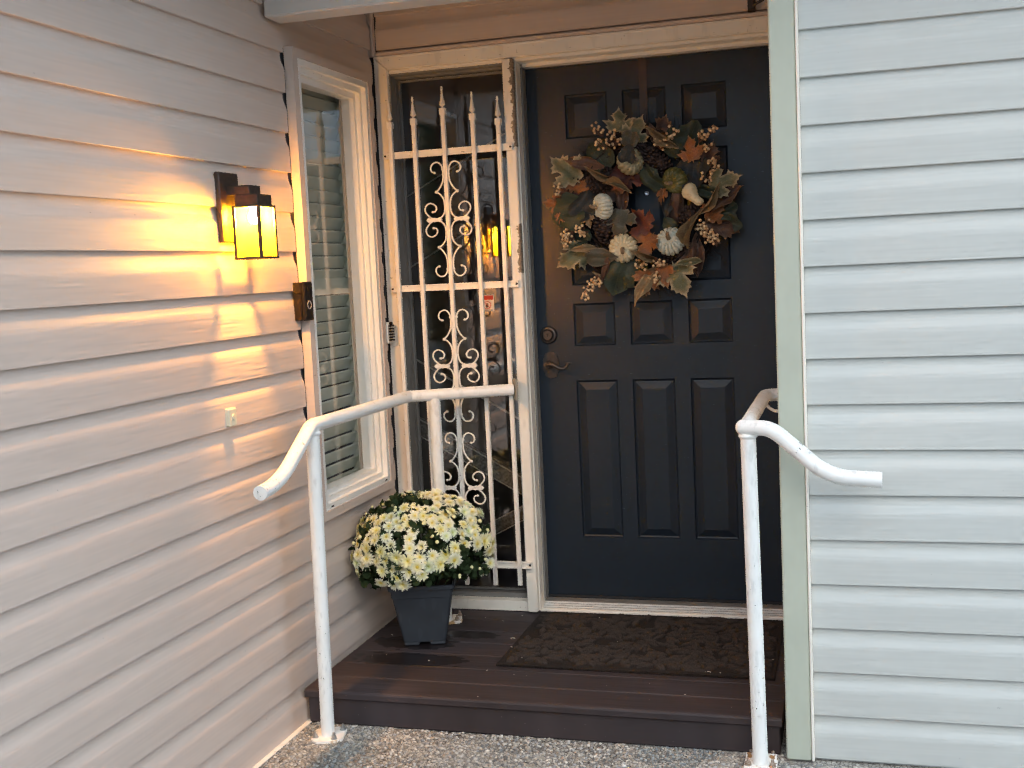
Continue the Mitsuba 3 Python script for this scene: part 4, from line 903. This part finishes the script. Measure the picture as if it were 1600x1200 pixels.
def leaf_mesh(kind, L, width, r):
    pts, veins = outline(kind, r)
    P = sg.Polygon(pts).buffer(0)
    if P.geom_type != 'Polygon': P = max(P.geoms, key=lambda q: q.area)
    v, f = trimesh.creation.triangulate_polygon(P, engine='earcut')
    m = trimesh.Trimesh(np.c_[v, np.zeros(len(v))], f, process=True)
    v, f = trimesh.remesh.subdivide_to_size(m.vertices, m.faces, 0.13, max_iter=6)
    B = P.exterior; VL = [sg.LineString(q) for q in veins]
    e = np.array([B.distance(sg.Point(q[:2])) for q in v]); e = np.clip(e / 0.17, 0, 1)
    vd = np.array([min(q2.distance(sg.Point(q[:2])) for q2 in VL) for q in v]); vd = np.clip(vd / 0.16, 0, 1)
    x, y = v[:, 0], v[:, 1]
    if kind == 'husk':
        z = 2.2 * x * x * (1 - 0.4 * y) + r.uniform(-0.9, 0.4) * (y * y) + 0.03 * np.sin(x * 40)
        x = x + 0.55 * y * y * r.choice([-1, 1])
    else:
        fold, curl, twist = r.uniform(0.15, 0.5), r.uniform(-0.75, 0.15), r.uniform(-0.35, 0.35)
        z = fold * np.abs(x) * 0.6 + curl * (x * x * 0.7 + y * y * 0.8) + twist * x * y + 0.05 * np.sin(x * 11 + r.uniform(0, 6)) + 0.05 * np.sin(y * 9 + r.uniform(0, 6)) + 0.10 * (meshkit.noise(np.c_[x * 3 + r.uniform(0, 50), y * 3, x * 0]) - 0.5)
    m = trimesh.Trimesh(np.c_[x * width, y, z] * L, f, process=False)
    return m, np.c_[e, vd]
LEAF_WORD = {'maple': 'maple_leaf', 'ivy': 'lobed_leaf', 'oval': 'long_leaf', 'husk': 'corn_husk'}
LEAF_LABEL = {'sage': 'pale sage green leaf with cream edges', 'orange': 'orange maple leaf', 'red': 'dark red leaf', 'brown': 'dull brown leaf', 'dark_green': 'dark green leaf', 'dark_teal': 'blackish green leaf', 'grey_green': 'grey green leaf', 'tan': 'dry tan leaf'}
for kind, col, x, z, L, a, d, w in LEAVES:
    m, uv = leaf_mesh(kind, L * (1.10 if kind == 'maple' else 1.22), w * (0.92 if kind == 'maple' else 1.0), rw)
    tilt, yawn = rw.uniform(-22, 22), rw.uniform(-25, 25)
    R = trimesh.transformations
    M = R.rotation_matrix(math.radians(a), [0, -1, 0]) @ R.rotation_matrix(math.radians(90), [1, 0, 0])
    # leaf plane to x-z, its upper side towards -y; then a free tilt
    M = R.rotation_matrix(math.radians(tilt), [1, 0, 0]) @ R.rotation_matrix(math.radians(yawn), [0, 0, 1]) @ M
    m.apply_transform(M); m.apply_translation([x, -d + 0.014, z])
    m.vertices[:, 1] = np.minimum(m.vertices[:, 1], -0.012)
    part(wr, LEAF_WORD[kind], m, 'leaf_' + col, smooth=True, uv=uv, label=LEAF_LABEL[col])

def pumpkin(rad, n, axis, squash=0.74):
    k, l = 136, 26
    V, F = [], []
    for j in range(l + 1):
        t = math.pi * j / l
        for i in range(k):
            p = 2 * math.pi * i / k
            rib = 1 - 0.15 * (1 - abs(math.cos(n * p / 2)) ** 0.42) * min(1.0, math.sin(t) * 1.6)
            rr = math.sin(t) ** 0.85 * rib
            z = math.cos(t) * squash
            z -= 0.24 * math.copysign(1, math.cos(t)) * math.exp(-(math.sin(t) / 0.42) ** 2)
            V.append([rr * math.cos(p), rr * math.sin(p), z * rib ** 1.3])
    for j in range(l):
        for i in range(k):
            a, b = j * k + i, j * k + (i + 1) % k
            F += [[a, a + k, b + k], [a, b + k, b]]
    m = trimesh.Trimesh(np.array(V) * rad, np.array(F), process=False)
    M = trimesh.geometry.align_vectors([0, 0, 1], arr(axis) / np.linalg.norm(axis)); m.apply_transform(M)
    st = spline([(0, 0, 0.44), (0.02, 0.0, 0.62), (0.07, 0.03, 0.80), (0.17, 0.05, 0.95), (0.27, 0.05, 1.02)], 4)
    s = tube(st * rad, np.linspace(0.17, 0.10, len(st)) * rad, 7); s.apply_transform(M)
    return m, s
PL_LABEL = {'white': 'small ribbed white pumpkin', 'mottled': 'mottled tan and green pumpkin', 'green': 'small olive green pumpkin', 'cream': 'small ribbed cream pumpkin'}
for col, x, z, rad, n, ax in PUMPKINS:
    m, s = pumpkin(rad, n, ax)
    for q in (m, s): q.apply_translation([x, -0.112, z])
    k = part(wr, 'pumpkin', m, 'pumpkin_' + col, smooth=True, label=PL_LABEL[col])
    part(k, 'stem', s, 'mat_pumpkin_stem', smooth=40)
gd = lathe([(0, 0), (0.020, 0.003), (0.0285, 0.015), (0.029, 0.028), (0.023, 0.043), (0.0175, 0.056), (0.016, 0.070), (0.0165, 0.082), (0.012, 0.090), (0, 0.093)], (0, 0, 0), 28)
gd.vertices[:, 0] += 0.006 * np.sin(gd.vertices[:, 2] * 45)
gd.apply_transform(trimesh.geometry.align_vectors([0, 0, 1], arr((0.52, -0.35, -0.78)) / np.linalg.norm((0.52, -0.35, -0.78)))); gd.apply_translation([0.616, -0.115, 1.552])
part(wr, 'gourd', gd, 'pumpkin_cream', smooth=True, label='small pear shaped cream gourd')

for x, z, n, sp in BERRIES:
    ms, sts = [], []; root = arr((x, -0.118, z)) - (arr((x, 0, z)) - arr((WC[0], 0, WC[2]))) * 0.10
    for i in range(int(n * 1.6)):
        for _ in range(40):
            q = arr((x, -0.140, z)) + np.clip(rw.normal(size=3) * [0.5, 0.3, 0.5], -0.95, 0.95) * sp
            if all(np.linalg.norm(q - o) > 0.0085 for o in ms): break
        ms.append(q); sts.append(tube([root, (root + q) / 2 + [0, 0.004, 0], q], 0.0009, 4))
    k = part(wr, 'berry_cluster', cat([ball(q, rw.uniform(0.0046, 0.0062), 2) for q in ms]), 'mat_berry', smooth=True)
    part(k, 'stem', cat(sts), 'mat_berry_stem')
for x, z, rad, a in CONES:
    ms = [ball((0, 0, 0), rad * 0.52, 2, (1, 1, 1.35))]
    for i in range(64):
        t = i / 64; h = (t - 0.5) * 2; p = i * 2.39996
        rr = rad * (0.92 * math.sqrt(max(0.05, 1 - (0.92 * h + 0.08) ** 2)))
        m = trimesh.creation.icosphere(subdivisions=1, radius=1); m.apply_scale([rad * 0.24, rad * 0.17, rad * 0.10])
        m.apply_transform(trimesh.transformations.rotation_matrix(-0.5, [0, 1, 0])); m.apply_translation([rr * 0.78, 0, 0]); m.apply_transform(trimesh.transformations.rotation_matrix(p, [0, 0, 1])); m.apply_translation([0, 0, h * rad * 1.15]); ms.append(m)
    m = cat(ms); m.apply_transform(trimesh.transformations.rotation_matrix(math.radians(a), [0, -1, 0]) @ trimesh.transformations.rotation_matrix(0.5, [1, 0, 0])); m.apply_translation([x, -0.085, z])
    part(wr, 'pine_cone', m, 'mat_cone', smooth=50)
